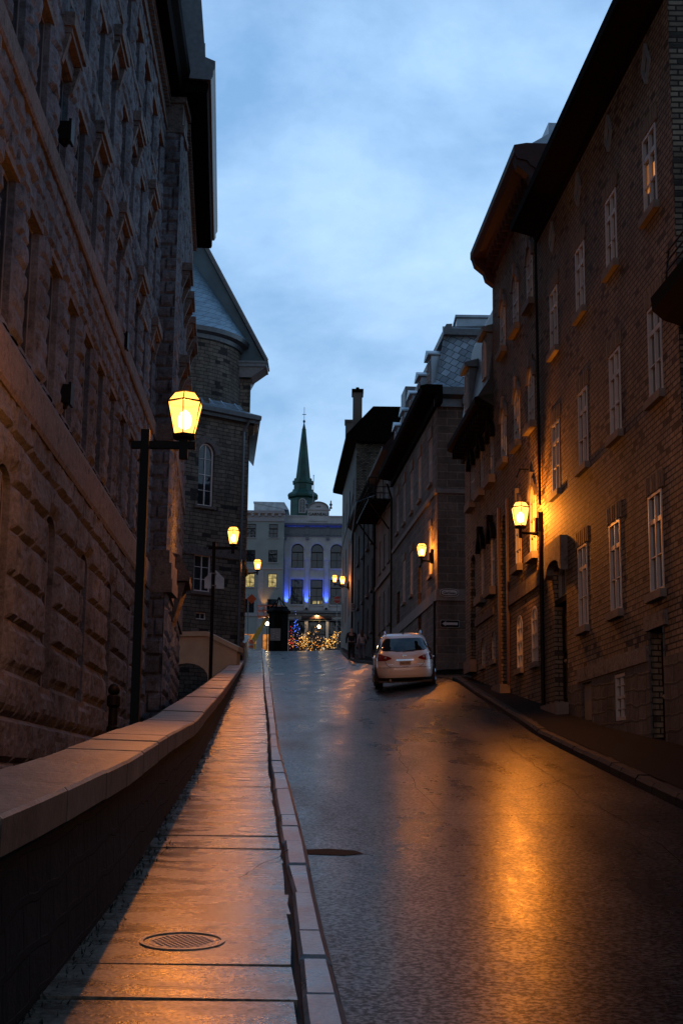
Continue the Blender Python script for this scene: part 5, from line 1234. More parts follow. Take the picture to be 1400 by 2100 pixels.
# ------------------------------------------------------------------ black kiosk, lift, signs, lamps and decorated shrubs at the crest
z = PROF(112) - .14
KI = thing('ticket_kiosk', 'black octagonal kiosk with flared roof and pale notice board at the crest', 'kiosk', (-4.85, 112, z))
mb = MB(); mb.lathe(0, 0, [(.82, 0), (.82, 3.35)], 8, ph); mb.l('body', M['mattblack'], KI)
mb = MB(); mb.lathe(0, 0, [(1.0, 3.3), (1.02, 3.42), (.80, 3.6), (.72, 3.66), (.72, 3.75)], 8, ph)
for i in range(8): t = ph + i * math.pi / 4; mb.path([(.74 * math.cos(t), .74 * math.sin(t), 3.7), (.55 * math.cos(t), .55 * math.sin(t), 3.85), (.12 * math.cos(t), .12 * math.sin(t), 4.4)], .035, 5)
mb.lathe(0, 0, [(.14, 4.38), (.10, 4.5), (.02, 4.6)], 8); mb.l('roof', M['mattblack'], KI)
mb = MB(); mb.box(-.62, .20, -.86, -.80, 1.05, 2.0); nb = mb.l('notice_board', M['greyframe'], KI)
mb = MB()
for i, (a, b) in enumerate(((-.40, -.28), (-.12, -.02), (-.42, -.22), (-.15, .0), (-.45, -.30), (-.1, .1), (-.42, -.25))): mb.box(a, b, -.875, -.861, 1.78 - .1 * i, 1.82 - .1 * i)
mb.l('notice_marks', M['white'], nb)
BL = thing('boom_lift', 'yellow boom lift with orange railed basket raised behind the kiosk', 'boom lift', (-7.6, 126, PROF(126) - .14))
g = BL.location
mb = MB(); a, b = Vector((-.25, 0, 1.3)), Vector((1.35, 0, 4.35)); mb.tube(a, b, .20, .17, 4); mb.w('x', None) if False else mb.l('boom', M['yellow'], BL)
mb = MB(); mb.tube((-.1, 0, 1.7), (.55, 0, 2.9), .26, .26, 4); mb.box(-.5, .2, -.4, .4, .9, 1.5); mb.l('boom_sleeve', M['yellow'], BL)
mb = MB(); mb.box(-1.2, 1.1, -.9, .9, .35, .95); mb.l('chassis', M['yellow'], BL)
for x in (-.8, .8):
    mb = MB(); mb.tube((x, -1.0, .38), (x, -.7, .38), .38, n=16); mb.tube((x, .7, .38), (x, 1.0, .38), .38, n=16); mb.l('wheel', M['blackmetal'], BL)
mb = MB()
for zz in (3.95, 4.45, 4.9): mb.path([(.3, -.5, zz), (2.45, -.5, zz), (2.45, .5, zz), (.3, .5, zz), (.3, -.5, zz)], .035, 5)
for x in (.3, .85, 1.4, 1.95, 2.45):
    for y in (-.5, .5): mb.tube((x, y, 3.9), (x, y, 4.92), .03, n=5)
mb.box(.3, 2.45, -.5, .5, 3.88, 3.94); mb.l('basket', M['orange'], BL)
mb = MB(); mb.box(1.1, 1.7, -.45, -.2, 4.3, 4.95); mb.l('control_box', M['blackmetal'], BL)
mb = MB(); mb.hexa([(1.75, .55, 4.0), (2.15, .55, 4.0), (2.15, .6, 4.0), (1.75, .6, 4.0), (2.0, .55, 5.0), (2.4, .55, 5.0), (2.4, .6, 5.0), (2.0, .6, 5.0)]); mb.l('side_panel', M['stucco'], BL)
# orange barrel and traffic sign backs
OB = thing('traffic_barrel', 'red-orange traffic barrel standing at the top of the left pavement', 'traffic barrel', (at(515, 1310, 112).x, 112, PROF(112) - .1))
mb = MB(); mb.lathe(0, 0, [(.30, 0), (.30, .08), (.24, .1), (.21, .9), (.17, 1.1), (.05, 1.14)], 16); mb.l('body', emit('x', (0, 0, 0), 0) if False else M['orange'], OB)
mb = MB(); mb.lathe(0, 0, [(.237, .35), (.231, .48)], 16, close=False); mb.lathe(0, 0, [(.222, .66), (.216, .8)], 16, close=False); mb.l('reflective_band', M['white'], OB)
def sign_post(nm, label, X, Y, zb, top):
    t = thing(nm, label, 'sign', (X, Y, zb)); mb = MB(); mb.tube((0, 0, 0), (0, 0, top), .035, n=8); mb.l('post', M['zincpaint'], t); return t
p = at(508, 1228, 100)
DS = sign_post('diamond_sign', 'back of a diamond-shaped road sign at the church corner', -6.5, 100, PROF(100) - .2, 4.2)
q_ = at(516, 1228, 99.9) - Vector(DS.location); mb = MB(); mb.prism([(q_.x - .36, -.05, q_.z), (q_.x, -.05, q_.z - .36), (q_.x + .36, -.05, q_.z), (q_.x, -.05, q_.z + .36)], (0, .012, 0)); mb.l('plate', M['orange'], DS)
p = at(691, 1230, 116); SS_ = sign_post('stop_sign', 'red octagonal stop sign partly behind the crest house corner', p.x, 116, PROF(116) - .14, p.z - PROF(116) + .5)
mb = MB(); mb.lathe(0, 0, [(.32, 0), (.32, .015)], 8, ph); o = mb.l('rim', M['white'], SS_, (0, -.04, p.z - PROF(116) + .14)); o.rotation_euler = (R(90), 0, 0)
mb = MB(); mb.lathe(0, 0, [(.295, 0), (.295, .006)], 8, ph); o = mb.l('face', plain('sign red', (.28, .012, .012), .4), SS_, (0, -.056, p.z - PROF(116) + .14)); o.rotation_euler = (R(90), 0, 0)
text_mesh('letters', 'ARRÊT', .19, M['white'], SS_, (0, -.066, p.z - PROF(116) + .14), bold=True)
# gate-shaped sign plate strapped on the second lamp post
SP = thing('sign_plate', 'pale house-shaped sign plate seen from behind on the second lamp post', 'sign', (-4.13, 46.10, at(440, 1190, 46).z))
mb = MB(); mb.prism([(-.31, 0, -.26), (.33, 0, -.26), (.33, 0, .08), (.06, 0, .34), (-.04, 0, .34), (-.31, 0, .08)], (0, .012, 0)); mb.l('plate', M['zinc'], SP)
mb = MB(); mb.box(-.08, .08, -.17, .0, .2, .24); mb.box(-.08, .08, -.17, .0, -.2, -.16); mb.l('bracket', M['zincpaint'], SP)
# parking plate on the dark houses
pp = fE.P(88, 14.6, .0); PK = thing('parking_plate', 'small white parking restriction plate on the dark house corner', 'sign', (fb.P(86.0, 0)[0] - .02, 85.9, at(718, 1246, 86).z))
mb = MB(); mb.box(-.17, .17, -.03, -.01, -.26, .26); mb.l('plate', M['white'], PK)
mb = MB()
for k in range(20): a0, a1 = 2 * math.pi * k / 20, 2 * math.pi * (k + 1) / 20; mb.prism([(.09 * math.cos(a0), -.036, .09 + .09 * math.sin(a0)), (.12 * math.cos(a0), -.036, .09 + .12 * math.sin(a0)), (.12 * math.cos(a1), -.036, .09 + .12 * math.sin(a1)), (.09 * math.cos(a1), -.036, .09 + .09 * math.sin(a1))], (0, .005, 0))
mb.prism([(-.08, -.036, .02), (-.06, -.036, 0), (.08, -.036, .15), (.06, -.036, .17)], (0, .005, 0)); mb.box(-.1, .1, -.036, -.031, -.14, -.10); mb.l('symbol', M['blackmetal'], PK)
# street name sign and one-way arrow on the corner of the stone house
px = lambda X, n=.02: Vector((X, fgb.P(X - fgb.o.x, 0, n)[1], 0))
xc = 3.92; yb = fgb.P(xc - fgb.o.x, 0, .075)[1]
SN = thing('street_name_sign', 'white oval-ended street name plate on the brown stone house corner', 'sign', (xc, yb, 8.28), rotz=fgb.rz - math.pi)
def plate(w, h, c): return [(-w, -h + c), (-w + c, -h), (w - c, -h), (w, -h + c), (w, h - c), (w - c, h), (-w + c, h), (-w, h - c)]
def cap(w, h): # shallow arched plate
    P_ = [(-w, -h * .45)] + [(-w * .82 + 2 * w * .82 * i / 8, -h + h * .18 * abs(i / 4 - 1) ** 2) for i in range(9)] + [(w, -h * .45), (w, h * .45)] + [(w * .82 - 2 * w * .82 * i / 8, h - h * .18 * abs(i / 4 - 1) ** 2) for i in range(9)] + [(-w, h * .45)]; return P_
for nm, w, h, y, m in (('backing', .34, .15, 0, M['white']), ('border', .315, .125, -.012, M['blackmetal']), ('face', .285, .10, -.020, M['white'])):
    mb = MB(); mb.prism([(x, y, z) for x, z in cap(w, h)], (0, .01, 0)); mb.l(nm, m, SN)
text_mesh('letters', 'Rue', .055, M['blackmetal'], SN, (0, -.024, .058), depth=.003)
text_mesh('letters', 'Garneau', .135, M['blackmetal'], SN, (0, -.024, -.015), depth=.003, bold=True)
OW = thing('one_way_sign', 'black sign with white left-pointing arrow on the brown stone house corner', 'sign', (xc + .02, fgb.P(xc - fgb.o.x, 0, .03)[1], 7.16), rotz=fgb.rz - math.pi)
for nm, w, h, y, m in (('backing', .345, .135, 0, M['white']), ('face', .33, .12, -.012, M['blackmetal'])):
    mb = MB(); mb.prism([(x, y, z) for x, z in plate(w, h, .03)], (0, .01, 0)); mb.l(nm, m, OW)
mb = MB(); mb.prism([(-.28, -.018, 0), (-.14, -.018, -.09), (-.16, -.018, -.045), (.28, -.018, -.045), (.28, -.018, .045), (-.16, -.018, .045), (-.14, -.018, .09)], (0, .005, 0)); mb.l('arrow', M['white'], OW)
# globe lamps in the square
M['globe'] = emit('lamp globe', (1, .80, .52), 9)
for i, (px_, py_, Y, r, lb) in enumerate(((548, 1279, 128, .17, 'glowing round globe lamp beside the left edge of the black kiosk'), (654, 1285, 138, .16, 'glowing round globe lamp in front of the middle shop window'))):
    p = at(px_, py_, Y); t = thing('globe_lamp', lb, 'lamp', (p.x, Y, PROF(Y) - .14)); h = p.z - t.location.z
    mb = MB(); mb.tube((0, 0, 0), (0, 0, h - r), .05, .035); mb.lathe(0, 0, [(.09, 0), (.08, .3), (.05, .35)], 10); mb.l('post', M['blackmetal'], t)
    mb = MB(); mb.lathe(0, 0, [(.01, h - r)] + [(r * math.sin(math.pi * k / 8), h - r * math.cos(math.pi * k / 8)) for k in range(1, 8)] + [(.01, h + r)], 14); mb.l('globe', M['globe'], t, smooth=True)
    L = D.lights.new('globe_light', 'POINT'); L.energy = 90; L.color = (1, .72, .42); L.shadow_soft_size = .2; o = D.objects.new('globe_light', L); COL.objects.link(o); o.location = (p.x, Y - .3, p.z)
# small trees and shrubs hung with fairy lights
ico = bmesh.new(); bmesh.ops.create_icosphere(ico, subdivisions=1, radius=1); iv = [v.co.copy() for v in ico.verts]; ifc = [tuple(v.index for v in f.verts) for f in ico.faces]; ico.free()
EL = {'warm': emit('fairy light warm', (1, .40, .09), 3.5), 'gold': emit('fairy light gold', (1, .50, .12), 4), 'blue': emit('fairy light blue', (.08, .18, 1), 6), 'red': emit('fairy light red', (1, .04, .06), 4)}
def shrub(label, px_, Y, w, h, kind, n, seed, size=.035):
    h = h * 1.3; w = w * 1.15; size = size * .75
    rr = random.Random(seed); x = at(px_, 1320, Y).x; zb = PROF(Y) - .14; t = thing('lit_tree', label, 'tree', (x, Y, zb), 'small trees hung with fairy lights')
    mb = MB(); tips = []; mb.tube((0, 0, 0), (0, 0, h * .45), .06, .04, 6)
    for i in range(16):
        a = rr.uniform(0, 2 * math.pi); z0 = h * rr.uniform(.12, .45); r = w * rr.uniform(.5, 1); z1 = min(h, z0 + h * rr.uniform(.2, .6)); e = Vector((r * math.cos(a), r * math.sin(a), z1))
        mb.tube((0, 0, z0), e, .02, .008, 5)
        for j in range(4):
            f_ = rr.uniform(.3, 1); b_ = Vector((0, 0, z0)).lerp(e, f_); e2 = b_ + Vector((rr.uniform(-.3, .3) * w, rr.uniform(-.3, .3) * w, rr.uniform(0, .25) * h)); mb.tube(b_, e2, .009, .004, 4); tips.append((b_, e2))
        tips.append((Vector((0, 0, z0)), e))
    mb.l('branches', M['bark'], t)
    mb = MB()
    for i in range(260):
        b_, e = tips[rr.randrange(len(tips))]; c = b_.lerp(e, rr.random()) + Vector((rr.uniform(-.1, .1), rr.uniform(-.1, .1), rr.uniform(-.1, .1))); d1 = Vector((rr.uniform(-1, 1), rr.uniform(-1, 1), rr.uniform(-1, 1))) * .07; d2 = Vector((rr.uniform(-1, 1), rr.uniform(-1, 1), rr.uniform(-1, 1))) * .05
        mb.add([c - d1, c + d2, c + d1, c - d2], [(0, 1, 2, 3)])
    mb.l('foliage', M['foliage'], t)
    mb = MB()
    for i in range(n):
        b_, e = tips[rr.randrange(len(tips))]; c = b_.lerp(e, rr.random() ** .8) + Vector((rr.uniform(-.06, .06), rr.uniform(-.06, .06), rr.uniform(-.06, .06)))
        s = size * rr.uniform(.45, .95); mb.add([c + v * s for v in iv], ifc)
    o = mb.l('fairy_lights', EL[kind], t); o['kind'] = 'stuff'
shrub('tree of blue fairy lights, just right of the kiosk', 603, 122, .38, 3.3, 'blue', 60, 1, .04)
shrub('small shrub of red fairy lights low beside the blue one', 597, 120, .28, 1.9, 'red', 34, 2, .035)
shrub('wide shrub of scattered warm fairy lights right of the kiosk', 612, 118, .95, 1.9, 'warm', 71, 3, .035)
shrub('dense gold fairy-light column left of the shop door', 623, 115, .36, 1.6, 'gold', 104, 4, .04)
shrub('short warm-lit shrub in front of the shop door', 636, 114, .40, 1.2, 'gold', 70, 5, .034)
shrub('orange-lit shrub under the globe lamp', 655, 117, .42, 1.35, 'warm', 66, 6, .034)
shrub('broad bright gold-lit shrub right of the shop door', 674, 114, .55, 1.5, 'gold', 126, 7, .042)
shrub('gold-lit shrub beside the stop sign, nearest the crest house', 687, 118, .50, 1.9, 'gold', 71, 8, .036)
shrub('sparse tall warm-lit tree behind the kiosk side of the shop front', 640, 130, .9, 3.0, 'warm', 70, 9, .034)
for x, e in ((-3.0, 50), (-1.0, 50)):
    L = D.lights.new('fairy_glow', 'POINT'); L.energy = e; L.color = (1, .55, .18); L.shadow_soft_size = .5; o = D.objects.new('fairy_glow', L); COL.objects.link(o); o.location = (x, 114.6, PROF(114) + 1.2)

# ------------------------------------------------------------------ iron bollard in the court
p = at(235, 1403, 21); BO = thing('bollard', 'black iron post with rounded ball cap behind the parapet near the granite wall', 'bollard', (p.x, 21, PROF(21) - 1.7))
h = p.z - BO.location.z
mb = MB(); mb.lathe(0, 0, [(.09, 0), (.09, h - .62), (.07, h - .6), (.065, h - .34), (.10, h - .31), (.10, h - .18), (.085, h - .16)], 16); mb.l('post', M['blackmetal'], BO, smooth=False)
mb = MB(); mb.lathe(0, 0, [(.05, h - .16), (.085, h - .12), (.09, h - .07), (.06, h - .01), (.01, h + .01)], 16); mb.l('cap', M['blackmetal'], BO, smooth=True)
# glow for the low court: wall lamp seen only by its light is left out
# ------------------------------------------------------------------ weeds along the foot of the parapet
rr = random.Random(12); mb = MB()
for i in range(1800):
    Y = 3 + 66 * rr.random() ** 1.5; x = FOOT(Y) + rr.random() ** 3 * .12 - .01 + .05 * max(0, math.sin(Y * 3.1) * math.sin(Y * 1.3)); z = PROF(Y) - .01; hh = rr.uniform(.01, .05); a = rr.uniform(0, 6.28); w = .008
    mb.add([(x - w * math.cos(a), Y - w * math.sin(a), z), (x + w * math.cos(a), Y + w * math.sin(a), z), (x + rr.uniform(-.03, .04), Y + rr.uniform(-.03, .03), z + hh)], [(0, 1, 2)])
tag(mb.w('weeds', M['foliage']), kind='stuff')
# ------------------------------------------------------------------ white estate car
q = NM('pearl white paint'); q.set(Roughness=.32); q.b.inputs['Coat Weight'].default_value = 1; q.b.inputs['Coat Roughness'].default_value = .05
q.b.inputs['Base Color'].default_value = (.80, .78, .74, 1); M['carpaint'] = q.m
M['carblack'] = plain('black trim plastic', (.012, .012, .012), .55, var=.1); M['tyre'] = plain('tyre rubber', (.012, .012, .012), .8, var=.2)
M['chrome'] = plain('chrome', (.7, .7, .7), .12, metal=1, var=.03); M['alloy'] = plain('alloy', (.45, .45, .46), .25, metal=.9, var=.05)
q = NM('tail lamp red'); q.set(Roughness=.08); q.b.inputs['Base Color'].default_value = (.22, .006, .008, 1); q.b.inputs['Coat Weight'].default_value = 1; M['tail'] = q.m
q = NM('tail lamp clear'); q.set(Roughness=.08, Metallic=.5); q.b.inputs['Base Color'].default_value = (.5, .38, .32, 1); M['clear'] = q.m
def sm(a, b, t): t = min(1, max(0, (t - a) / (b - a))); return t * t * (3 - 2 * t)
L0 = 4.70   # car length; local y = 0 at the rear bumper, +y forwards, x right, z up from the road
# (z, half width, rear y, front y)
ST_ = [(.24, .80, .16, 4.45), (.30, .86, .08, 4.56), (.42, .895, .02, 4.64), (.56, .905, .0, 4.68), (.66, .905, .01, 4.68), (.73, .905, .05, 4.66), (.84, .905, .07, 4.6), (.93, .895, .09, 4.5), (1.00, .875, .12, 4.25),
       (1.06, .845, .17, 3.5), (1.10, .825, .21, 3.35), (1.25, .765, .34, 2.95), (1.40, .705, .49, 2.62), (1.50, .66, .60, 2.40), (1.57, .62, .70, 2.22), (1.62, .54, .86, 2.02), (1.645, .40, 1.05, 1.85)]
zs_ = [a[0] for a in ST_]
def cp(z, i): return float(np.interp(z, zs_, [a[i] for a in ST_]))
NX = 4.2
def rear(x, z, off=0.0):
    hw, r0, f0 = cp(z, 1), cp(z, 2), cp(z, 3); yc, Ly = (r0 + f0) / 2, (f0 - r0) / 2
    return (x, yc - Ly * (1 - min(.999, abs(x) / hw) ** NX) ** (1 / NX) ** 1.0 - off, z)
def side(y, z, sgn, off=0.0):
    hw, r0, f0 = cp(z, 1), cp(z, 2), cp(z, 3); yc, Ly = (r0 + f0) / 2, (f0 - r0) / 2
    return (sgn * (hw * (1 - min(.999, abs(y - yc) / Ly) ** NX) ** (1 / NX) + off), y, z)
cz_ = gz(1.9, 42.6) - RT - .06; th = math.atan((gz(1.9, 45.7) - gz(1.9, 42.9)) / 2.8)
rl = .35 * math.atan((gz(2.7, 43) - gz(1.1, 43)) / 1.6)
CAR = thing('parked_car', 'white estate car seen from behind on the right side of the road', 'car', (1.96, 42.0, cz_))
CAR.rotation_euler = (th, -rl, R(-.8))
mb = MB(); NN = 72; zz = list(np.interp(np.linspace(0, len(zs_) - 1, 64), range(len(zs_)), zs_))
def rg(z):
    hw, r0, f0 = cp(z, 1), cp(z, 2), cp(z, 3); yc, Ly = (r0 + f0) / 2, (f0 - r0) / 2; out = []
    for k in range(NN):
        t = 2 * math.pi * k / NN; c, s = math.cos(t), math.sin(t); d = (abs(c) ** NX + abs(s) ** NX) ** (-1 / NX); out.append((hw * c * d, yc + Ly * s * d, z))
    return out
V = sum([rg(z) for z in zz], []); Fc = [(i * NN + k, i * NN + (k + 1) % NN, (i + 1) * NN + (k + 1) % NN, (i + 1) * NN + k) for i in range(len(zz) - 1) for k in range(NN)]
V.append((0, (1.05 + 1.85) / 2, 1.665)); V.append((0, 2.3, .24)); n = (len(zz) - 1) * NN
Fc += [(n + k, n + (k + 1) % NN, len(V) - 2) for k in range(NN)] + [((k + 1) % NN, k, len(V) - 1) for k in range(NN)]
link('body', mesh('body', V, Fc), M['carpaint'], CAR, smooth=True)
def patch(name, m, outline_pts, fn, off=.006, grid=10, par=CAR, th=None):
    """a skin panel following the body, its outline given as (left, right) pairs of x at rising z"""
    V, Fc = [], []
    rows = []
    zq = np.linspace(outline_pts[0][0], outline_pts[-1][0], grid + 1)
    for z in zq:
        a = np.interp(z, [o[0] for o in outline_pts], [o[1] for o in outline_pts]); b = np.interp(z, [o[0] for o in outline_pts], [o[2] for o in outline_pts])
        for k in range(grid + 1): V.append(fn(a + (b - a) * ((.5 - .5 * math.cos(math.pi * k / grid)) if abs(b - a) > .9 else k / grid), float(z), off))
    g = grid + 1
    Fc = [(i * g + k, i * g + k + 1, (i + 1) * g + k + 1, (i + 1) * g + k) for i in range(grid) for k in range(grid)]
    return link(name, mesh(name, V, Fc), m, par, smooth=True)
patch('rear_window', M['carglass'], [(1.10, -.30, .30), (1.115, -.55, .55), (1.16, -.68, .68), (1.22, -.69, .69), (1.38, -.63, .63), (1.47, -.57, .57), (1.50, -.50, .50)], rear, .008, 14)
patch('lower_trim', M['carblack'], [(.245, -.78, .78), (.28, -.82, .82), (.33, -.84, .84), (.345, -.78, .78)], rear, .012, 22)
for sg in (-1, 1):
    pts = [(.845, .56 if sg > 0 else -.888, .888 if sg > 0 else -.56), (.90, .38 if sg > 0 else -.882, .882 if sg > 0 else -.38), (.96, .44 if sg > 0 else -.872, .872 if sg > 0 else -.44), (1.0, .58 if sg > 0 else -.86, .86 if sg > 0 else -.58), (1.05, .74 if sg > 0 else -.835, .835 if sg > 0 else -.74)]
    tl = patch('tail_light', M['tail'], pts, rear, .012, 8)
    mb = MB(); c = rear(sg * .56, .93, .016); N = 14
    mb.add([(c[0] + .052 * math.cos(2 * math.pi * k / N), c[1] + .0, c[2] + .036 * math.sin(2 * math.pi * k / N)) for k in range(N)] + [(c[0], c[1] - .012, c[2])], [(k, (k + 1) % N, N) for k in range(N)]); mb.l('reversing_lamp', M['clear'], tl)
# hatch seam
mb = MB()
sm_pts = [(-.66, 1.05), (-.665, .98), (-.60, .90), (-.575, .80), (-.52, .70), (-.44, .665), (0, .655), (.44, .665), (.52, .70), (.575, .80), (.60, .90), (.665, .98), (.66, 1.05)]
mb.path([rear(x, z, .0) for x, z in sm_pts], .006, 5); mb.l('hatch_seam', M['carblack'], CAR)
mb = MB(); mb.path([rear(x, .645 - .0 * abs(x), .002) for x in np.linspace(-.87, .87, 15)], .006, 5); mb.l('bumper_seam', M['carblack'], CAR)
# chrome handle bar, recess and number plate
mb = MB(); V = []; 
for x in np.linspace(-.26, .26, 9):
    y = rear(x, .86, 0)[1]; V.append((x, y))
for (x0, y0), (x1, y1) in zip(V, V[1:]): mb.hexa([(x0, y0 - .045, .835), (x1, y1 - .045, .835), (x1, y1, .83), (x0, y0, .83), (x0, y0 - .035, .885), (x1, y1 - .035, .885), (x1, y1, .895), (x0, y0, .895)])
mb.l('chrome_handle', M['chrome'], CAR)
yp = rear(0, .76, 0)[1]
mb = MB(); mb.box(-.185, .185, yp - .010, yp + .04, .695, .83); rc = mb.l('plate_recess', M['carpaint'], CAR)
mb = MB(); mb.box(-.165, .165, yp - .020, yp - .011, .70, .826); npl = mb.l('number_plate', plain('plate enamel', (.42, .33, .24), .5, var=.05), CAR)
text_mesh('plate_characters', 'FWH 570G', .072, M['carblack'], npl, (0, yp - .023, .764), depth=.002, bold=True, sx=.78)
# badge: ring with a bar
mb = MB(); N = 18; yb_ = rear(0, .985, 0)[1] - .012
for k in range(N):
    a0, a1 = 2 * math.pi * k / N, 2 * math.pi * (k + 1) / N
    mb.prism([(r * math.cos(t), yb_, .985 + r * .85 * math.sin(t)) for r, t in ((.040, a0), (.052, a0), (.052, a1), (.040, a1))], (0, .014, 0))
mb.box(-.062, .062, yb_ - .004, yb_ + .01, .974, .996); mb.l('badge', M['chrome'], CAR)
for xs in (-.45, .44):
    mb = MB()
    for k in range(5): yy = rear(xs - .07 + .034 * k, .735, .006)[1]; mb.box(xs - .07 + .034 * k, xs - .048 + .034 * k, yy, yy + .01, .722, .742)
    mb.l('trim_badge', M['chrome'], CAR)
# rear bumper openings, wiper, aerial, roof rails
mb = MB(); mb.path([rear(-.05, 1.10, .02), rear(.10, 1.13, .02), rear(.40, 1.16, .018)], .010, 5); mb.l('rear_wiper', M['carblack'], CAR)
mb = MB(); mb.lathe(0, .88, [(.03, 1.62), (.02, 1.66)], 8); mb.tube((0, .88, 1.65), (0, .80, 1.86), .006, .003, 5); mb.l('aerial', M['carblack'], CAR)
for sg in (-1, 1):
    mb = MB(); mb.path([(sg * .53, .78, 1.62), (sg * .535, .90, 1.70), (sg * .54, 1.3, 1.715), (sg * .54, 1.9, 1.70), (sg * .53, 2.1, 1.63)], .022, 6); mb.l('roof_rail', M['chrome'], CAR)
    # side windows and pillars
    fn = lambda y, z, o, sg=sg: side(y, z, sg, o)
    patch('side_window', M['carglass'], [(1.075, .62, 1.75), (1.12, .60, 1.75), (1.22, .64, 1.75), (1.36, .76, 1.75), (1.44, .95, 1.75), (1.47, 1.15, 1.75)], fn, .007, 10)
    patch('side_window', M['carglass'], [(1.075, 1.82, 3.0), (1.2, 1.82, 2.8), (1.35, 1.82, 2.5), (1.46, 1.82, 2.3)], fn, .007, 10)
    mb = MB(); mb.path([side(y, 1.062, sg, .008) for y in np.linspace(.58, 3.0, 10)], .010, 5); mb.path([side(.58, 1.07, sg, .008), side(.60, 1.25, sg, .008), side(.78, 1.38, sg, .008), side(1.1, 1.48, sg, .008), side(2.3, 1.47, sg, .008)], .008, 5); mb.l('window_trim', M['chrome'], CAR)
    for ys_ in (1.78, 2.85): mb = MB(); mb.path([side(ys_, z, sg, .0) for z in np.linspace(.38, 1.05, 8)], .006, 5); mb.l('door_seam', M['carblack'], CAR)
    mb = MB(); mb.tube(side(1.15, .93, sg, .02), side(1.36, .93, sg, .02), .018, n=6); mb.tube(side(2.15, .93, sg, .02), side(2.36, .93, sg, .02), .018, n=6); mb.l('door_handle', M['chrome'], CAR)
    mb = MB(); c = side(2.95, 1.10, sg, .09); mb.hexa([(c[0] - .10, c[1] - .05, c[2] - .07), (c[0] + .10, c[1] - .05, c[2] - .07), (c[0] + .09, c[1] + .07, c[2] - .06), (c[0] - .09, c[1] + .07, c[2] - .06), (c[0] - .09, c[1] - .05, c[2] + .07), (c[0] + .09, c[1] - .05, c[2] + .07), (c[0] + .08, c[1] + .07, c[2] + .06), (c[0] - .08, c[1] + .07, c[2] + .06)]); mb.l('wing_mirror', M['carblack'], CAR)
    for yy in (.92, 3.72):
        mb = MB(); x0, x1 = sg * .66, sg * .895
        mb.tube((x0, yy, .345), (x1, yy, .345), .345, n=28)
        wl_ = mb.l('wheel', M['tyre'], CAR)
        mb = MB(); mb.tube((x1, yy, .345), (x1 + sg * .012, yy, .345), .235, n=24); 
        mb.l('rim', M['carblack'], wl_); mb = MB()
        for k in range(5):
            a = 2 * math.pi * k / 5; mb.tube((x1 + sg * .02, yy, .345), (x1 + sg * .02, yy + .22 * math.cos(a), .345 + .22 * math.sin(a)), .03, .022, 6)
        mb.l('spokes', M['alloy'], wl_)
        mb = MB(); arc = [side(yy + .40 * math.cos(t), max(.26, .345 + .40 * math.sin(t)), sg, .004) for t in np.linspace(-.15, math.pi + .15, 17)]
        c_ = side(yy, .345, sg, .004); mb.add(arc + [(c_[0] - sg * .0, yy, .30)], [(k, k + 1, len(arc)) for k in range(len(arc) - 1)]); mb.l('wheel_arch', M['carblack'], CAR)
mb = MB(); mb.tube((-.45, .02, .27), (-.45, .3, .27), .035, n=8); mb.l('exhaust', M['iron'], CAR)
mb = MB(); mb.box(-.78, .78, .2, 4.4, .20, .26); mb.l('underside', M['carblack'], CAR)
# ------------------------------------------------------------------ two people walking up the road
M['skin'] = plain('skin', (.42, .26, .19), .6, var=.05); M['hair_dark'] = plain('dark brown hair', (.035, .018, .012), .55, var=.3, scale=20)
M['cloth_black'] = plain('black cloth', (.012, .012, .014), .9, var=.2, scale=20, bump=.2); M['denim'] = plain('blue-grey denim', (.12, .14, .19), .9, var=.15, scale=16, bump=.2)
M['top_pale'] = plain('pale knitted top', (.42, .38, .40), .85, var=.1, scale=16, bump=.2); M['shoe'] = plain('pale trainers', (.45, .43, .40), .7, var=.1)
def skin_mesh(pts, edges, radii, root=0, lv=2):
    me = D.meshes.new('b'); me.from_pydata(pts, edges, []); me.update(); o = D.objects.new('b', me); COL.objects.link(o)
    md = o.modifiers.new('s', 'SKIN'); md.use_smooth_shade = True; sv = me.skin_vertices[0].data
    for i, r in enumerate(radii): sv[i].radius = (r, r) if isinstance(r, (int, float)) else r; sv[i].use_root = (i == root)
    o.modifiers.new('u', 'SUBSURF').levels = lv; dg = bpy.context.evaluated_depsgraph_get(); out = D.meshes.new_from_object(o.evaluated_get(dg)); D.objects.remove(o); return out
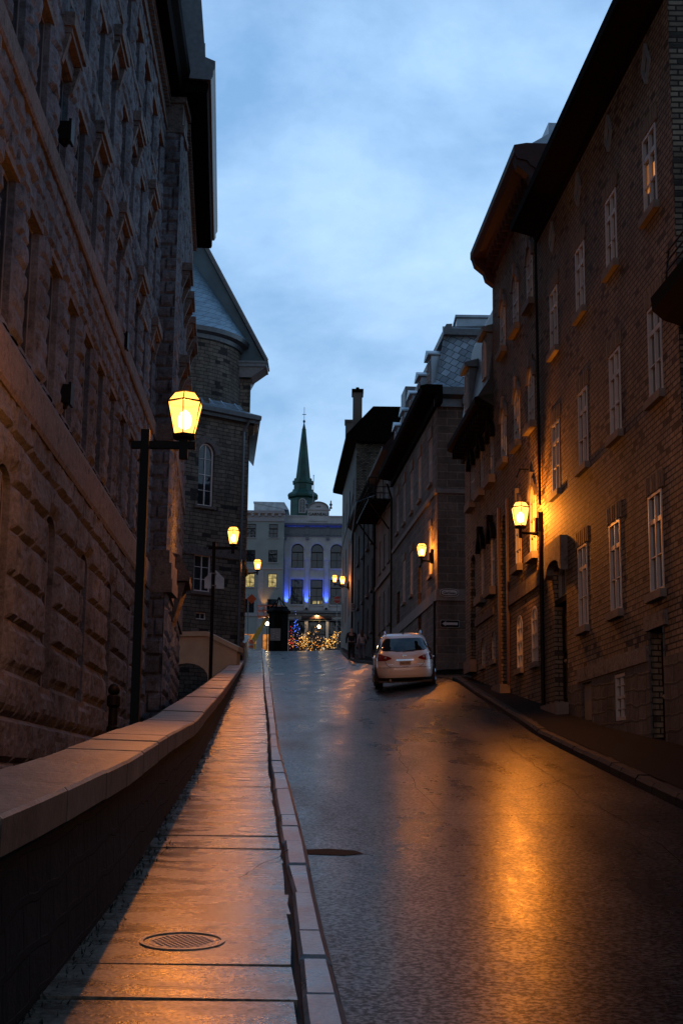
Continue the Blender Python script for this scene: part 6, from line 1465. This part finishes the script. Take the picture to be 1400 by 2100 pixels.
def person(label, X, Y, H, top, legs, hair, female, seed, sx):
    z = gz(X, Y) - RT; t = thing('person', label, 'person', (X, Y, z)); k = H / 1.75
    hipw = .095 if not female else .10; sh = .19 if not female else .165
    # walking away: +y forwards; left leg ahead, right trailing
    P_ = {'pel': (0, 0, .95), 'wai': (0, .0, 1.10), 'che': (0, .01, 1.32), 'nk': (0, .01, 1.47), 'hd0': (0, .02, 1.57), 'hd1': (0, .025, 1.69),
          'hl': (-hipw, 0, .90), 'kl': (-hipw - .005, .17, .50), 'al': (-hipw, .13, .10), 'tl': (-hipw, .27, .045),
          'hr': (hipw, 0, .90), 'kr': (hipw, -.02, .49), 'ar': (hipw, -.26, .13), 'tr': (hipw, -.15, .035),
          'sl': (-sh, .01, 1.40), 'el': (-sh - .07, -.05, 1.13), 'wl': (-sh - .07, .06, .90), 'ml': (-sh - .065, .09, .83),
          'sr': (sh, .01, 1.40), 'er': (sh + .07, .0, 1.13), 'wr': (sh + .05, .12, .92), 'mr': (sh + .045, .16, .86)}
    nm = list(P_); ix = {n: i for i, n in enumerate(nm)}; pts = [tuple(c * k for c in P_[n]) for n in nm]
    E = [('pel', 'wai'), ('wai', 'che'), ('che', 'nk'), ('nk', 'hd0'), ('hd0', 'hd1'), ('pel', 'hl'), ('hl', 'kl'), ('kl', 'al'), ('al', 'tl'), ('pel', 'hr'), ('hr', 'kr'), ('kr', 'ar'), ('ar', 'tr'),
         ('che', 'sl'), ('sl', 'el'), ('el', 'wl'), ('wl', 'ml'), ('che', 'sr'), ('sr', 'er'), ('er', 'wr'), ('wr', 'mr')]
    Rd_ = {'pel': (.14, .10), 'wai': (.125 if not female else .105, .09), 'che': (.155 if not female else .13, .10), 'nk': .055, 'hd0': (.075, .085), 'hd1': (.078, .092), 'hl': .085, 'kl': .055, 'al': .035, 'tl': .03, 'hr': .085, 'kr': .055, 'ar': .035, 'tr': .03,
           'sl': .06, 'el': .042, 'wl': .028, 'ml': .026, 'sr': .06, 'er': .042, 'wr': .028, 'mr': .026}
    g = lambda r: tuple(x * k for x in r) if isinstance(r, tuple) else r * k
    body = skin_mesh(pts, [(ix[a], ix[b]) for a, b in E], [g(Rd_[n]) for n in nm])
    b = link('body', body, M['skin'], t, smooth=True)
    def sub(nms, es, sc, name, m, ext=None):
        pp = [tuple(c * k for c in (ext or {}).get(n, P_.get(n, (0, 0, 0)))) for n in nms]
        rr_ = []
        for n in nms:
            r = Rd_.get(n, .06); s = sc if isinstance(sc, (int, float)) else sc.get(n, 1.15); rr_.append(tuple(x * k * s for x in r) if isinstance(r, tuple) else r * k * s)
        i2 = {n: i for i, n in enumerate(nms)}; return link(name, skin_mesh(pp, [(i2[a], i2[b_]) for a, b_ in es], rr_), m, t, smooth=True)
    sub(['pel', 'hl', 'kl', 'al', 'hr', 'kr', 'ar'], [('pel', 'hl'), ('hl', 'kl'), ('kl', 'al'), ('pel', 'hr'), ('hr', 'kr'), ('kr', 'ar')], {'pel': 1.12, 'hl': 1.2, 'hr': 1.2, 'kl': 1.25, 'kr': 1.25, 'al': 1.7, 'ar': 1.7}, 'trousers', legs)
    sub(['wai', 'che', 'nk', 'sl', 'el', 'wl', 'sr', 'er', 'wr'], [('wai', 'che'), ('che', 'nk'), ('che', 'sl'), ('sl', 'el'), ('el', 'wl'), ('che', 'sr'), ('sr', 'er'), ('er', 'wr')], {'wai': 1.25 if not female else 1.14, 'che': 1.2, 'nk': 1.3, 'sl': 1.25, 'sr': 1.25, 'el': 1.35, 'er': 1.35, 'wl': 1.4, 'wr': 1.4}, 'jacket' if not female else 'top', top, ext={'wai': (0, 0, .92 if not female else 1.02), 'nk': (0, .005, 1.44)})
    for s in ('l', 'r'):
        a, tt = Vector(P_['a' + s]) * k, Vector(P_['t' + s]) * k
        mb = MB(); d = (tt - a); 
        o = link('shoe', skin_mesh([tuple(a - Vector((0, .04, .03)) * k), tuple((a + tt) / 2 - Vector((0, 0, .02)) * k), tuple(tt)], [(0, 1), (1, 2)], [(.045 * k, .04 * k), (.05 * k, .035 * k), (.042 * k, .026 * k)]), M['shoe'], t, smooth=True)
    # hands: five short skinned fingers each
    for s, sg in (('l', -1), ('r', 1)):
        m0 = Vector(P_['m' + s]) * k; pp, ee, rr_ = [tuple(m0)], [], [.022 * k]
        for j in range(5):
            bx_ = (j - 1.8) * .016 * k if j < 4 else -.03 * k; a = m0 + Vector((0, bx_, -.03 * k)); L_ = (.035, .042, .04, .03, .03)[j] * k
            i0 = len(pp); pp += [tuple(a), tuple(a + Vector((-sg * .006, bx_ * .3, -L_))), tuple(a + Vector((-sg * .02, bx_ * .3, -L_ * 1.8)))]; ee += [(0, i0), (i0, i0 + 1), (i0 + 1, i0 + 2)]; rr_ += [.009 * k, .008 * k, .007 * k]
        link('hand', skin_mesh(pp, ee, rr_, lv=1), M['skin'], t, smooth=True)
    h0 = Vector(P_['hd1']) * k
    if female: hp = [tuple(h0 + Vector((0, .01, .03))), tuple(h0 + Vector((0, -.05, -.08))), tuple(h0 + Vector((0, -.09, -.24))), tuple(h0 + Vector((0, -.10, -.42)))]; hr_ = [(.095, .105), (.10, .07), (.10, .04), (.06, .025)]; es = [(0, 1), (1, 2), (2, 3)]
    else: hp = [tuple(h0 + Vector((0, -.005, .035))), tuple(h0 + Vector((0, -.02, -.04)))]; hr_ = [(.088, .10), (.086, .09)]; es = [(0, 1)]
    link('hair', skin_mesh(hp, es, hr_), hair, t, smooth=True)
    # face, turned up the street
    f0 = h0 + Vector((0, .10, -.02)) * k; mb = MB(); mb.tube(f0, f0 + Vector((0, .03, -.04)), .012, .014, 6); mb.l('nose', M['skin'], b)
    t.rotation_euler = (0, 0, R(4)); return t
m_ = person('person in dark jacket and black trousers walking up the road, left of the pair', .60, 74, 1.78, M['cloth_black'], M['cloth_black'], M['hair_dark'], False, 1, 0)
w_ = person('person with long hair, pale top and jeans walking up the road, right of the pair', 1.14, 73.6, 1.68, M['top_pale'], M['denim'], M['hair_dark'], True, 2, 0)
hb = thing('handbag', 'small dark bag slung at the right hip of the person in the pale top', 'bag', Vector(w_.location) + Vector((.19, -.10, 1.02)))
mb = MB(); mb.hexa([(-.05, -.10, -.10), (.05, -.10, -.10), (.05, .10, -.10), (-.05, .10, -.10), (-.035, -.085, .10), (.035, -.085, .10), (.035, .085, .10), (-.035, .085, .10)]); mb.l('pouch', M['cloth_black'], hb)
mb = MB(); mb.path([(0, .03, .08), (-.10, -.05, .25), (-.24, -.06, .40), (-.30, .0, .44)], .012, 5); mb.l('strap', M['cloth_black'], hb)
